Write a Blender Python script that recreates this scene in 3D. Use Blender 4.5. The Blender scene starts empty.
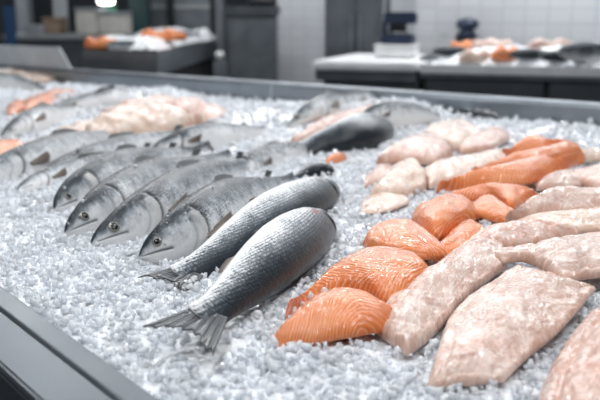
import bpy, bmesh, math, random
import numpy as np
from mathutils import Vector
from mathutils.bvhtree import BVHTree
random.seed(7); RNG = np.random.default_rng(11)
sc = bpy.context.scene
COL = sc.collection
PI = math.pi

# ------------------------------------------------------------------ camera
F = 833.0; YH = 10.0; Z0 = 0.93; HC = 0.36; CZ = Z0 + HC
pitch = math.atan((200 - YH) / F)
FW = np.array([0, math.cos(pitch), -math.sin(pitch)])
UP = np.array([0, math.sin(pitch), math.cos(pitch)])
CAM = np.array([0, 0, CZ])
def ray(px, py): return FW + np.array([(px - 300) / F, 0, 0]) - (py - 200) / F * UP
def at(px, py, z):                       # point of the level z seen at a pixel
    d = ray(px, py); return CAM + d * ((z - CZ) / d[2])
def pt(px, py, Y):                       # point at distance Y seen at a pixel
    d = ray(px, py); return CAM + d * (Y / d[1])
cam = bpy.data.objects.new('camera', bpy.data.cameras.new('camera'))
COL.objects.link(cam); sc.camera = cam
cam.location = CAM; cam.rotation_euler = (PI / 2 - pitch, 0, 0)
cam.data.sensor_width = 36; cam.data.lens = F * 36 / 600
cam.data.clip_start = 0.02; cam.data.clip_end = 60
cam.data.dof.use_dof = True; cam.data.dof.focus_distance = 1.12; cam.data.dof.aperture_fstop = 4.8

# ------------------------------------------------------------------ objects
def link(name, me, mats=None, parent=None, smooth=True):
    o = bpy.data.objects.new(name, me); COL.objects.link(o)
    if mats is not None:
        for m in (mats if isinstance(mats, (list, tuple)) else [mats]): me.materials.append(m)
    if smooth and len(me.polygons): me.polygons.foreach_set('use_smooth', [True] * len(me.polygons))
    if parent: o.parent = parent
    return o
def tag(o, label=None, cat=None, group=None, kind=None):
    for k, v in (('label', label), ('category', cat), ('group', group), ('kind', kind)):
        if v: o[k] = v
    return o
def empty(name, loc=(0, 0, 0), rz=0.0):
    o = bpy.data.objects.new(name, None); COL.objects.link(o)
    o.location = loc; o.rotation_euler = (0, 0, rz); o.empty_display_size = .02
    return o
def mesh(name, v, f):
    me = bpy.data.meshes.new(name); me.from_pydata([tuple(map(float, p)) for p in v], [], [tuple(map(int, q)) for q in f]); me.update()
    return me
def attr(me, name, arr):
    a = me.attributes.new(name, 'FLOAT', 'POINT'); a.data.foreach_set('value', np.asarray(arr, dtype=np.float32).ravel())
class MB:                                  # collects shapes, builds ONE mesh object
    def __init__(s): s.v = []; s.f = []
    def add(s, v, f):
        k = len(s.v); s.v += [tuple(map(float, p)) for p in v]; s.f += [tuple(i + k for i in q) for q in f]; return s
    def box(s, c, d, rz=0.0):
        ca, sa = math.cos(rz), math.sin(rz); v = []
        for z in (-1, 1):
            for x, y in ((-1, -1), (1, -1), (1, 1), (-1, 1)):
                X, Y = x * d[0] / 2, y * d[1] / 2
                v.append((c[0] + X * ca - Y * sa, c[1] + X * sa + Y * ca, c[2] + z * d[2] / 2))
        return s.add(v, [(3, 2, 1, 0), (4, 5, 6, 7), (0, 1, 5, 4), (1, 2, 6, 5), (2, 3, 7, 6), (3, 0, 4, 7)])
    def prism(s, poly, z0, z1):
        n = len(poly); v = [(p[0], p[1], z0) for p in poly] + [(p[0], p[1], z1) for p in poly]
        f = [tuple(range(n))[::-1], tuple(range(n, 2 * n))] + [(i, (i + 1) % n, n + (i + 1) % n, n + i) for i in range(n)]
        return s.add(v, f)
    def lathe(s, c, prof, n=20):
        v = []; f = []; m = len(prof)
        for r, z in prof:
            for k in range(n):
                a = 2 * PI * k / n; v.append((c[0] + r * math.cos(a), c[1] + r * math.sin(a), c[2] + z))
        for i in range(m - 1):
            for k in range(n): f.append((i * n + k, i * n + (k + 1) % n, (i + 1) * n + (k + 1) % n, (i + 1) * n + k))
        f.append(tuple(range(n))[::-1]); f.append(tuple(range((m - 1) * n, m * n)))
        return s.add(v, f)
    def sweep(s, a, b, prof):              # closed profile (offset along side, z) swept from a to b
        a = np.array(a, float); b = np.array(b, float); d = b - a; L = np.linalg.norm(d[:2]); sd = np.array([d[1], -d[0]]) / L
        n = len(prof); v = []
        for p in (a, b):
            for o, z in prof: v.append((p[0] + sd[0] * o, p[1] + sd[1] * o, p[2] + z))
        f = [(i, (i + 1) % n, n + (i + 1) % n, n + i) for i in range(n)] + [tuple(range(n))[::-1], tuple(range(n, 2 * n))]
        return s.add(v, f)
    def build(s, name, m, parent=None, smooth=False, bevel=0.0, seg=2):
        me = mesh(name, s.v, s.f)
        bm = bmesh.new(); bm.from_mesh(me); bmesh.ops.recalc_face_normals(bm, faces=bm.faces)
        if bevel:
            bmesh.ops.bevel(bm, geom=[e for e in bm.edges if len(e.link_faces) == 2 and e.calc_face_angle(0) > .5], offset=bevel, segments=seg, affect='EDGES')
        bm.to_mesh(me); bm.free()
        return link(name, me, m, parent, smooth)

# ------------------------------------------------------------------ materials
def srgb(r, g, b):
    f = lambda c: (c / 255 / 12.92) if c / 255 <= .04045 else ((c / 255 + .055) / 1.055) ** 2.4
    return (f(r), f(g), f(b), 1.0)
class N:
    def __init__(s, name):
        s.m = bpy.data.materials.new(name); s.m.use_nodes = True; s.t = s.m.node_tree; s.t.nodes.clear()
        s.out = s.n('ShaderNodeOutputMaterial')
    def n(s, ty, **kw):
        x = s.t.nodes.new(ty)
        for k, v in kw.items(): setattr(x, k, v)
        return x
    def l(s, a, b): s.t.links.new(a, b)
    def set(s, sock, v):
        if hasattr(v, 'is_output'): s.l(v, sock)
        else: sock.default_value = v
    def bsdf(s, **kw):
        p = s.n('ShaderNodeBsdfPrincipled')
        for k, v in kw.items(): s.set(p.inputs[k.replace('_', ' ')], v)
        s.l(p.outputs[0], s.out.inputs[0]); s.p = p; return p
    def math(s, op, a, b=0.0, c=0.0, clamp=False):
        x = s.n('ShaderNodeMath', operation=op, use_clamp=clamp)
        s.set(x.inputs[0], a); s.set(x.inputs[1], b); s.set(x.inputs[2], c); return x.outputs[0]
    def attr(s, name): return s.n('ShaderNodeAttribute', attribute_name=name).outputs['Fac']
    def comb(s, x, y, z=0.0):
        c = s.n('ShaderNodeCombineXYZ')
        for i, v in enumerate((x, y, z)): s.set(c.inputs[i], v)
        return c.outputs[0]
    def noise(s, vec=None, scale=5.0, detail=3.0, rough=.5, dist=0.0):
        x = s.n('ShaderNodeTexNoise'); x.inputs['Scale'].default_value = scale; x.inputs['Detail'].default_value = detail
        x.inputs['Roughness'].default_value = rough; x.inputs['Distortion'].default_value = dist
        if vec is not None: s.l(vec, x.inputs['Vector'])
        return x.outputs['Fac']
    def voro(s, vec=None, scale=5.0, feature='F1', out='Distance'):
        x = s.n('ShaderNodeTexVoronoi', feature=feature); x.inputs['Scale'].default_value = scale
        if vec is not None: s.l(vec, x.inputs['Vector'])
        return x.outputs[out]
    def ramp(s, fac, stops, interp='LINEAR'):
        x = s.n('ShaderNodeValToRGB'); r = x.color_ramp; r.interpolation = interp
        while len(r.elements) < len(stops): r.elements.new(.5)
        for e, (p, c) in zip(r.elements, stops): e.position = p; e.color = c if len(c) == 4 else (*c, 1)
        s.set(x.inputs[0], fac); return x.outputs[0]
    def mix(s, fac, a, b):
        x = s.n('ShaderNodeMix', data_type='RGBA'); s.set(x.inputs[0], fac); s.set(x.inputs[6], a); s.set(x.inputs[7], b); return x.outputs[2]
    def bump(s, h, strength=.3, dist=.002, prev=None):
        b = s.n('ShaderNodeBump'); b.inputs['Strength'].default_value = strength; b.inputs['Distance'].default_value = dist
        s.l(h, b.inputs['Height'])
        if prev is not None: s.l(prev, b.inputs['Normal'])
        return b.outputs[0]
    def obj(s): return s.n('ShaderNodeTexCoord').outputs['Object']
    def gen(s):
        return s.n('ShaderNodeNewGeometry').outputs['Position']
def simple(name, c, rough=.5, metal=0.0, var=.12, scale=8.0, bump=0.0, **kw):
    m = N(name); ob = m.obj(); f = m.noise(ob, scale, 4)
    hi = tuple(min(1, x * (1 + var)) for x in c[:3]) + (1,); lo = tuple(x * (1 - var) for x in c[:3]) + (1,)
    p = m.bsdf(Base_Color=m.ramp(f, [(.3, lo), (.7, hi)]), Roughness=rough, Metallic=metal, **kw)
    if bump: m.l(m.bump(m.noise(ob, scale * 4, 4), bump, .003), p.inputs['Normal'])
    return m.m
def steel(name, c=(.42, .45, .48, 1), rough=.33, metal=.85):
    m = N(name); ob = m.gen()
    mp = m.n('ShaderNodeMapping'); mp.inputs['Scale'].default_value = (3, 3, 160); m.l(ob, mp.inputs[0])
    a = m.noise(mp.outputs[0], 1.0, 3); b = m.noise(ob, 9.0, 5, .6)
    col = m.ramp(b, [(.3, tuple(x * .86 for x in c[:3])), (.7, tuple(min(1, x * 1.1) for x in c[:3]))])
    r = m.math('ADD', m.math('MULTIPLY', b, .22), rough - .11)
    p = m.bsdf(Base_Color=col, Roughness=r, Metallic=metal)
    m.l(m.bump(a, .08, .001), p.inputs['Normal'])
    return m.m
def make_ice_chunk():
    m = N('ice_chunks'); ob = m.gen()
    f = m.noise(ob, 60, 3); g = m.noise(ob, 13, 4, .6)
    col = m.ramp(f, [(.3, (.90, .93, .97)), (.7, (.985, .99, 1))])
    p = m.bsdf(Base_Color=col, Roughness=m.math('MULTIPLY_ADD', f, .2, .02), IOR=1.31, Specular_IOR_Level=.6, Coat_Weight=.6, Coat_Roughness=.04,
               Transmission_Weight=m.math('MULTIPLY_ADD', g, -1.2, .74, clamp=True))
    b = m.bump(m.noise(ob, 240, 3), .4, .002); m.l(b, p.inputs['Normal'])
    t = m.n('ShaderNodeBsdfTranslucent'); m.l(col, t.inputs[0]); x = m.n('ShaderNodeMixShader'); x.inputs[0].default_value = .42
    m.l(p.outputs[0], x.inputs[1]); m.l(t.outputs[0], x.inputs[2]); m.l(x.outputs[0], m.out.inputs[0])
    return m.m
def make_ice_bed():
    m = N('ice_bed'); ob = m.gen()
    f = m.noise(ob, 45, 5, .65); g = m.voro(ob, 90, 'F1'); h = m.noise(ob, 6, 3)
    col = m.ramp(m.math('ADD', m.math('MULTIPLY', f, .6), m.math('MULTIPLY', h, .4)), [(.3, (.74, .78, .83)), (.5, (.88, .90, .93)), (.7, (.96, .97, .98))])
    p = m.bsdf(Base_Color=col, Roughness=.3, Subsurface_Weight=.25, Subsurface_Radius=(.01, .012, .014), Coat_Weight=.4, Coat_Roughness=.12)
    b = m.bump(g, .8, .006); b = m.bump(f, .6, .006, b); m.l(b, p.inputs['Normal'])
    return m.m
def make_fish(name, stops, scale_amt, spot, metal=.35):
    m = N(name)
    u = m.attr('u'); v = m.attr('v'); f = m.attr('f'); mk = m.attr('mark'); bl = m.attr('blood'); hd = m.attr('head'); op = m.attr('pale')
    vec = m.comb(u, v)
    mp = m.n('ShaderNodeMapping'); mp.inputs['Scale'].default_value = (1, 1.25, 1); m.l(vec, mp.inputs[0])
    big = m.noise(vec, 14, 4, .6); fine = m.noise(vec, 120, 3)
    mid_ = m.noise(vec, 48, 3, .6); ff = m.math('ADD', m.math('ADD', f, m.math('MULTIPLY_ADD', big, .34, -.17)), m.math('MULTIPLY_ADD', mid_, .36 if spot else .1, -.18 if spot else -.05))
    ff = m.math('ADD', ff, m.math('MULTIPLY_ADD', fine, .14, -.07))
    sv = m.voro(mp.outputs[0], 330)
    nh = m.math('SUBTRACT', 1.0, hd)
    ff = m.math('ADD', ff, m.math('MULTIPLY', m.math('MULTIPLY_ADD', sv, .4, -.16), m.math('MULTIPLY', nh, scale_amt)))
    # streaks along the flank, row upon row of scales
    st = m.math('SINE', m.math('MULTIPLY', v, 1500.0))
    ff = m.math('ADD', ff, m.math('MULTIPLY', m.math('MULTIPLY', st, nh), .02 if spot else .06))
    col = m.ramp(ff, stops)
    if spot:
        sp = m.voro(vec, 75); up = m.math('GREATER_THAN', m.math('ADD', f, m.math('MULTIPLY', big, .3)), .62)
        k = m.math('MULTIPLY', m.math('LESS_THAN', sp, .16), up)
        col = m.mix(m.math('MULTIPLY', k, .4), col, (.02, .025, .03, 1))
    col = m.mix(op, col, (.62, .60, .58, 1))
    col = m.mix(bl, col, (.30, .07, .055, 1))
    col = m.mix(mk, col, (.018, .018, .022, 1))
    p = m.bsdf(Base_Color=col, Metallic=metal, Roughness=m.math('MULTIPLY_ADD', fine, .3, .24), Specular_IOR_Level=.12,
               Coat_Weight=.4 if spot else .45, Coat_Roughness=.04)
    b = m.bump(sv, .4 * max(scale_amt, .5), .0012); b = m.bump(fine, .4, .0018, b); m.l(b, p.inputs['Normal'])
    cb = m.bump(m.noise(vec, 150 if spot else 260, 1.5, .6), 1.0, .0032 if spot else .0014); m.l(cb, p.inputs['Coat Normal'])
    return m.m
def make_fin(name, base, tip):
    m = N(name); a = m.attr('a'); r = m.attr('r')
    st = m.math('SINE', m.math('MULTIPLY', r, 90.0)); nz = m.noise(m.gen(), 150, 3)
    k = m.math('ADD', a, m.math('MULTIPLY_ADD', nz, .5, -.25), clamp=True)
    col = m.mix(m.math('MULTIPLY_ADD', st, .22, .3, clamp=True), m.ramp(k, [(.1, base), (.9, tip)]), (.02, .025, .03, 1))
    p = m.bsdf(Base_Color=col, Roughness=.4, Specular_IOR_Level=.3, Coat_Weight=.2, Coat_Roughness=.12)
    m.l(m.bump(st, .6, .0012), p.inputs['Normal'])
    return m.m
def make_salmon(name='salmon_flesh', tint=1.0):
    m = N(name); u = m.attr('u'); v = m.attr('v'); c = m.attr('c'); e = m.attr('e')
    vec = m.comb(u, v)
    wob = m.noise(vec, 22, 2); wob2 = m.noise(vec, 90, 2)
    q = m.math('ADD', m.math('MULTIPLY', u, .62), m.math('MULTIPLY', m.math('ABSOLUTE', m.math('SUBTRACT', v, c)), 1.15))
    q = m.math('ADD', q, m.math('ADD', m.math('MULTIPLY', wob, .022), m.math('MULTIPLY', wob2, .0025)))
    w = m.math('SINE', m.math('MULTIPLY', q, 2 * PI / .0066))
    line = m.ramp(m.math('MULTIPLY_ADD', w, .5, .5), [(.62, (0, 0, 0)), (.97, (1, 1, 1))])
    tone = m.noise(vec, 14, 4)
    base = m.ramp(tone, [(.3, srgb(210, 104, 42)), (.5, srgb(223, 122, 58)), (.72, srgb(231, 143, 84))])
    fat = m.math('MULTIPLY', line, m.math('MULTIPLY_ADD', m.noise(vec, 30, 2), 1.0, -.14))
    col = m.mix(fat, base, srgb(250, 208, 176))
    p = m.bsdf(Base_Color=col, Roughness=m.math('MULTIPLY_ADD', wob2, .2, .38), Subsurface_Weight=.12, Subsurface_Radius=(.008, .0035, .002),
               Specular_IOR_Level=.3, Coat_Weight=1.0, Coat_Roughness=.03)
    b = m.bump(m.math('MULTIPLY', w, -1.0), .3, .0009); b = m.bump(m.noise(vec, 160, 3), .55, .0022, b); m.l(b, p.inputs['Normal'])
    m.l(m.bump(m.noise(vec, 130, 1.5), 1.0, .0055), p.inputs['Coat Normal'])
    return m.m
def make_white(name, lo, mid, hi, red=.35):
    m = N(name); u = m.attr('u'); v = m.attr('v'); c = m.attr('c'); e = m.attr('e')
    vec = m.comb(u, v)
    mp = m.n('ShaderNodeMapping'); mp.inputs['Scale'].default_value = (.5, 1.25, 1); mp.inputs['Rotation'].default_value = (0, 0, .35); m.l(vec, mp.inputs[0])
    s1 = m.noise(mp.outputs[0], 48, 6, .66, .6); s2 = m.noise(vec, 13, 3); s3 = m.noise(vec, 210, 3)
    q = m.math('ADD', m.math('ADD', m.math('MULTIPLY', u, .8), m.math('MULTIPLY', m.math('ABSOLUTE', m.math('SUBTRACT', v, c)), .9)), m.math('MULTIPLY', s1, .05))
    w = m.math('SINE', m.math('MULTIPLY', q, 2 * PI / .011))
    k = m.math('ADD', m.math('ADD', m.math('MULTIPLY', s1, .6), m.math('MULTIPLY', s2, .4)), m.math('MULTIPLY', w, .018))
    col = m.ramp(k, [(.36, lo), (.5, mid), (.62, hi)])
    blot = m.ramp(m.noise(mp.outputs[0], 15, 5, .65), [(.52, (0, 0, 0)), (.72, (1, 1, 1))])
    col = m.mix(m.math('MULTIPLY', blot, red), col, srgb(214, 150, 126))
    vein = m.ramp(m.noise(mp.outputs[0], 26, 4, .6, 1.2), [(.47, (0, 0, 0)), (.5, (1, 1, 1)), (.53, (0, 0, 0))])
    col = m.mix(m.math('MULTIPLY', vein, .45), col, srgb(250, 244, 240))
    ed = m.math('MULTIPLY', m.math('SUBTRACT', 1.0, e), m.math('MULTIPLY', m.noise(vec, 26, 3), .55))
    col = m.mix(ed, col, srgb(206, 156, 128))
    p = m.bsdf(Base_Color=col, Roughness=m.math('MULTIPLY_ADD', s3, .25, .4), Subsurface_Weight=.2, Subsurface_Radius=(.005, .0035, .003),
               Specular_IOR_Level=.3, Coat_Weight=1.0, Coat_Roughness=.03)
    b = m.bump(s1, .6, .005); b = m.bump(s3, .45, .0018, b); m.l(b, p.inputs['Normal'])
    b = m.bump(m.noise(vec, 120, 1.5, .6), 1.0, .0062); m.l(b, p.inputs['Coat Normal'])
    return m.m
def make_tile(name, c, grout, w, h):
    m = N(name); br = m.n('ShaderNodeTexBrick'); br.offset = 0.0
    br.inputs['Color1'].default_value = c; br.inputs['Color2'].default_value = tuple(x * .94 for x in c[:3]) + (1,)
    br.inputs['Mortar'].default_value = grout; br.inputs['Scale'].default_value = 1.0
    br.inputs['Mortar Size'].default_value = .006; br.inputs['Brick Width'].default_value = w; br.inputs['Row Height'].default_value = h
    m.l(m.comb(m.attr('u'), m.attr('v')), br.inputs['Vector'])
    p = m.bsdf(Base_Color=br.outputs['Color'], Roughness=.25, Coat_Weight=.2)
    m.l(m.bump(br.outputs['Fac'], -.4, .003), p.inputs['Normal'])
    return m.m
def emit(name, c, s):
    m = N(name); e = m.n('ShaderNodeEmission'); e.inputs[0].default_value = c; e.inputs[1].default_value = s
    m.l(e.outputs[0], m.out.inputs[0]); return m.m

MAT = {}
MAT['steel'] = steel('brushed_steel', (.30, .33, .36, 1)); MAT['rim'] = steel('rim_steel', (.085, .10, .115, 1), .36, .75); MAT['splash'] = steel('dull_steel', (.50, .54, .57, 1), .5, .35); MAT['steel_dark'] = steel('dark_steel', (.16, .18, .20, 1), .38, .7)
MAT['steel_pale'] = steel('pale_steel', (.58, .60, .62, 1), .36, .8)
MAT['panel'] = simple('charcoal_panel', (.060, .070, .080, 1), .42, .3)
MAT['panel_black'] = simple('black_gap', (.012, .014, .016, 1), .6)
MAT['ice'] = make_ice_chunk(); MAT['bed'] = make_ice_bed()
MAT['trout'] = make_fish('trout_skin', [(.10, (.80, .79, .78)), (.40, (.76, .765, .77)), (.54, (.52, .54, .56)), (.64, (.21, .235, .26)), (.73, (.04, .05, .06)), (1, (.014, .02, .026))], .5, True, .08)
MAT['bass'] = make_fish('sea_bass_skin', [(.16, (.84, .835, .83)), (.29, (.60, .615, .63)), (.38, (.24, .265, .29)), (.47, (.06, .078, .095)), (.62, (.022, .03, .038)), (1, (.012, .017, .022))], .7, False, .0)
MAT['fin'] = make_fin('fin_grey', (.07, .08, .09), (.022, .027, .032)); MAT['fin_pale'] = make_fin('fin_pale', (.42, .36, .31), (.22, .16, .13))
MAT['eye'] = simple('eye_iris', (.30, .29, .26, 1), .12, .4, .25, 300); MAT['pupil'] = simple('eye_pupil', (.006, .007, .01, 1), .05, 0)
MAT['gill'] = simple('gill_flesh', (.17, .035, .03, 1), .25, 0, .5, 90)
MAT['salmon'] = make_salmon()
MAT['white'] = make_white('white_flesh', srgb(188, 152, 137), srgb(207, 177, 163), srgb(233, 217, 208))
MAT['pink'] = make_white('pink_flesh', srgb(196, 147, 130), srgb(212, 172, 156), srgb(232, 207, 196), .45)
MAT['cream'] = make_white('cream_flesh', srgb(198, 165, 144), srgb(216, 189, 170), srgb(236, 220, 207), .25)
MAT['brown'] = make_white('brownish_flesh', srgb(176, 128, 108), srgb(198, 156, 138), srgb(226, 200, 188), .6)
MAT['tile'] = make_tile('white_tiles', srgb(208, 210, 214), srgb(190, 193, 198), .15, .10)
MAT['floor'] = simple('grey_floor', (.13, .14, .15, 1), .35, 0, .2, 3)
MAT['wall'] = simple('grey_wall', (.16, .18, .20, 1), .6, 0, .15, 2)

# ------------------------------------------------------------------ smooth noise and curves
def sn(x, y, scale, seed):
    r = np.random.default_rng(seed); o = 0
    for k in range(6):
        a = r.uniform(0, 2 * PI); fr = scale * r.uniform(.6, 1.7); ph = r.uniform(0, 6.28)
        o = o + np.sin((x * math.cos(a) + y * math.sin(a)) * fr + ph + 1.1 * np.sin((y * math.cos(a) - x * math.sin(a)) * fr * .6 + ph * 2))
    return o / 6
def curve(P, n):                           # resampled Catmull-Rom through P
    P = np.asarray(P, float)
    if len(P) == 2: return P[0] + np.linspace(0, 1, n)[:, None] * (P[1] - P[0])
    Q = np.vstack([2 * P[0] - P[1], P, 2 * P[-1] - P[-2]]); out = []
    for i in range(len(P) - 1):
        a, b, c, d = Q[i:i + 4]; t = np.linspace(0, 1, 24, endpoint=False)[:, None]
        out.append(.5 * ((2 * b) + (c - a) * t + (2 * a - 5 * b + 4 * c - d) * t ** 2 + (3 * b - a - 3 * c + d) * t ** 3))
    C = np.vstack(out + [P[-1:]])
    s = np.r_[0, np.cumsum(np.linalg.norm(np.diff(C, axis=0), axis=1))]; q = np.linspace(0, s[-1], n)
    return np.stack([np.interp(q, s, C[:, k]) for k in range(C.shape[1])], 1)
sstep = lambda a, b, x: np.clip((x - a) / (b - a), 0, 1) ** 2 * (3 - 2 * np.clip((x - a) / (b - a), 0, 1))

# ------------------------------------------------------------------ the tank of the display counter
ZB = Z0 + .0675; ZF = Z0 + .018
bA, bB = at(120, 73, ZB), at(600, 105, ZB); bd = (bB - bA) / np.linalg.norm(bB - bA)
fA, fB = at(0, 286, ZF), at(159, 400, ZF); fd = (fB - fA) / np.linalg.norm(fB - fA)
bR = bB + bd * 1.1; bL = bA - bd * 2.4; fL = fA - fd * 3.6; fR = fB + fd * 1.9
def inset(a, b, d):                        # to the side of the tank
    s = np.array([-(b - a)[1], (b - a)[0], 0]); return s / np.linalg.norm(s) * d
POLY = [fL[:2], fR[:2], bR[:2], bL[:2]]
def inside(x, y, poly=None, m=0.0):
    poly = POLY if poly is None else poly; ok = np.ones_like(x, bool)
    for i in range(len(poly)):
        a, b = poly[i], poly[(i + 1) % len(poly)]; L = math.hypot(b[0] - a[0], b[1] - a[1])
        ok &= ((b[0] - a[0]) * (y - a[1]) - (b[1] - a[1]) * (x - a[0])) / L > m
    return ok

MOUNDS = [(10, 72, .35, .055), (342, 114, .22, .028), (388, 108, .22, .035), (110, 92, .20, .045), (60, 100, .16, .02), (165, 92, .14, .03), (262, 112, .22, .05), (292, 104, .1, .02), (541, 131, .12, .035), (590, 134, .12, .022), (480, 122, .15, .012),
          (405, 112, .2, .02), (230, 128, .15, .015), (235, 150, .12, .012), (330, 165, .1, .008), (30, 125, .2, .01), (330, 300, .05, .012), (120, 300, .12, .008), (250, 340, .08, .008)]
MP = [(at(px, py, Z0 + h * .6), r, h) for px, py, r, h in MOUNDS]
def ice_z(x, y):
    x = np.asarray(x, float); y = np.asarray(y, float)
    z = Z0 + .006 * sn(x, y, 9, 3) + .004 * sn(x, y, 30, 4)
    for p, r, h in MP: z = z + h * np.exp(-((x - p[0]) ** 2 + (y - p[1]) ** 2) / (r * r * .6))
    return z
def icez1(p): return float(ice_z(p[0], p[1]))

# ------------------------------------------------------------------ fillets
ITEMS = []                                 # what the ice is heaped against: (object, sprinkle)
FIL = {'salmon': 'salmon_fillet', 'white': 'white_fish_fillet', 'pink': 'white_fish_fillet', 'cream': 'white_fish_fillet', 'brown': 'white_fish_fillet'}
def fillet(mat, label, group, near, far, T=.02, z=(0., 0.), nu=70, nv=34, und=.003, bias=.3, fold=0.0, cv=.5, sprinkle=.006, seed=0, name=None, cat='fillet', edge=.6, nd=3, cut=.45, taper=1.0):
    zz = lambda k, n: Z0 + z[0] + (z[1] - z[0]) * k / max(1, n - 1)
    za = z; h0 = float(np.mean([icez1(at(p[0], p[1], Z0 + .03)) for p in list(near) + list(far)])) - Z0; z = (z[0] + max(0, h0) * .8, z[1] + max(0, h0) * .8)
    A = curve([at(p[0], p[1] + nd, zz(i, len(near)) + .12 * T) for i, p in enumerate(near)], nu)
    B = curve([at(p[0], p[1], zz(i, len(far)) + .80 * T) for i, p in enumerate(far)], nu)
    s = .5 - .5 * np.cos(np.linspace(0, PI, nu)); s = .35 * np.linspace(0, 1, nu) + .65 * s
    idx = s * (nu - 1)
    A = np.stack([np.interp(idx, np.arange(nu), A[:, k]) for k in range(3)], 1); B = np.stack([np.interp(idx, np.arange(nu), B[:, k]) for k in range(3)], 1)
    v = .5 - .5 * np.cos(np.linspace(0, PI, nv)); v = .3 * np.linspace(0, 1, nv) + .7 * v
    X = A[:, None, 0] * (1 - v) + B[:, None, 0] * v; Y = A[:, None, 1] * (1 - v) + B[:, None, 1] * v
    mid = (A + B) / 2; L = np.r_[0, np.cumsum(np.linalg.norm(np.diff(mid[:, :2], axis=0), axis=1))]; LT = L[-1]
    Wd = np.linalg.norm((B - A)[:, :2], axis=1); Wm = Wd.max()
    zb = Z0 + z[0] + (z[1] - z[0]) * (L / LT)[:, None] + 0 * X
    # wobble of the outline
    wob = .0028 * sn(X, Y, 60, seed + 50) + .0016 * sn(X, Y, 170, seed + 51)
    rr = T * edge
    e = np.minimum(np.minimum(v[None] * Wd[:, None], (1 - v)[None] * Wd[:, None]), np.minimum(L[:, None], (LT - L)[:, None]) + 0 * X)
    k = np.clip(e / (rr * .6), 0, 1); k2 = np.clip(e / (taper * max(.02, .5 * Wm)), 0, 1)
    prof = cut * np.sqrt(np.clip(1 - (1 - k) ** 2, 0, 1)) + (1 - cut) * np.sin(k2 * PI / 2)
    thick = T * (1 - bias + bias * np.sin(PI * (.15 + .7 * v))[None] ** 1.0)
    flk = np.abs(sn(X, Y, 120, seed + 4)); 
    top = thick * prof + np.clip(k, 0, 1) * (und * sn(X, Y, 45, seed) + .6 * und * sn(X, Y, 120, seed + 9) - .5 * und * np.exp(-(flk / .07) ** 2) + .12 * und * sn(X, Y, 420, seed + 3))
    if fold: top = top - fold * (np.exp(-((v[None] - cv - .05 * sn(X, Y, 40, seed + 8)) / .03) ** 2)) * k
    X = X + wob * (1 - k); Y = Y + wob * (1 - k)
    top = zb + np.maximum(top, 0)
    n = nu * nv; V = np.stack([X.ravel(), Y.ravel(), top.ravel()], 1)
    iid = np.arange(n).reshape(nu, nv); Bz = np.stack([X.ravel(), Y.ravel(), zb.ravel() - .004 * prof.ravel()], 1)
    bid = iid.copy(); inner = np.zeros((nu, nv), bool); inner[1:-1, 1:-1] = True
    bid[inner] = n + np.arange(inner.sum()); V = np.vstack([V, Bz[inner.ravel()]])
    fs = []
    for i in range(nu - 1):
        for j in range(nv - 1):
            fs.append((iid[i, j], iid[i + 1, j], iid[i + 1, j + 1], iid[i, j + 1])); fs.append((bid[i, j], bid[i, j + 1], bid[i + 1, j + 1], bid[i + 1, j]))
    org = np.array([V[:, 0].mean(), V[:, 1].mean(), zb.min()])
    me = mesh('fillet', V - org, fs)
    bm = bmesh.new(); bm.from_mesh(me); bmesh.ops.recalc_face_normals(bm, faces=bm.faces); bm.to_mesh(me); bm.free()
    U = (L[:, None] + 0 * X); VV = (v[None] - cv) * Wd[:, None]
    full = lambda a: np.r_[a.ravel(), a[inner]]
    off = seed * .37
    attr(me, 'u', full(U) + off); attr(me, 'v', full(VV)); attr(me, 'c', np.zeros(len(V))); attr(me, 'e', full(np.clip(e / .012, 0, 1)))
    o = link(name or FIL[mat], me, MAT[mat]); o.location = org
    tag(o, label, cat, group); ITEMS.append((o, sprinkle)); return o

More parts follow.
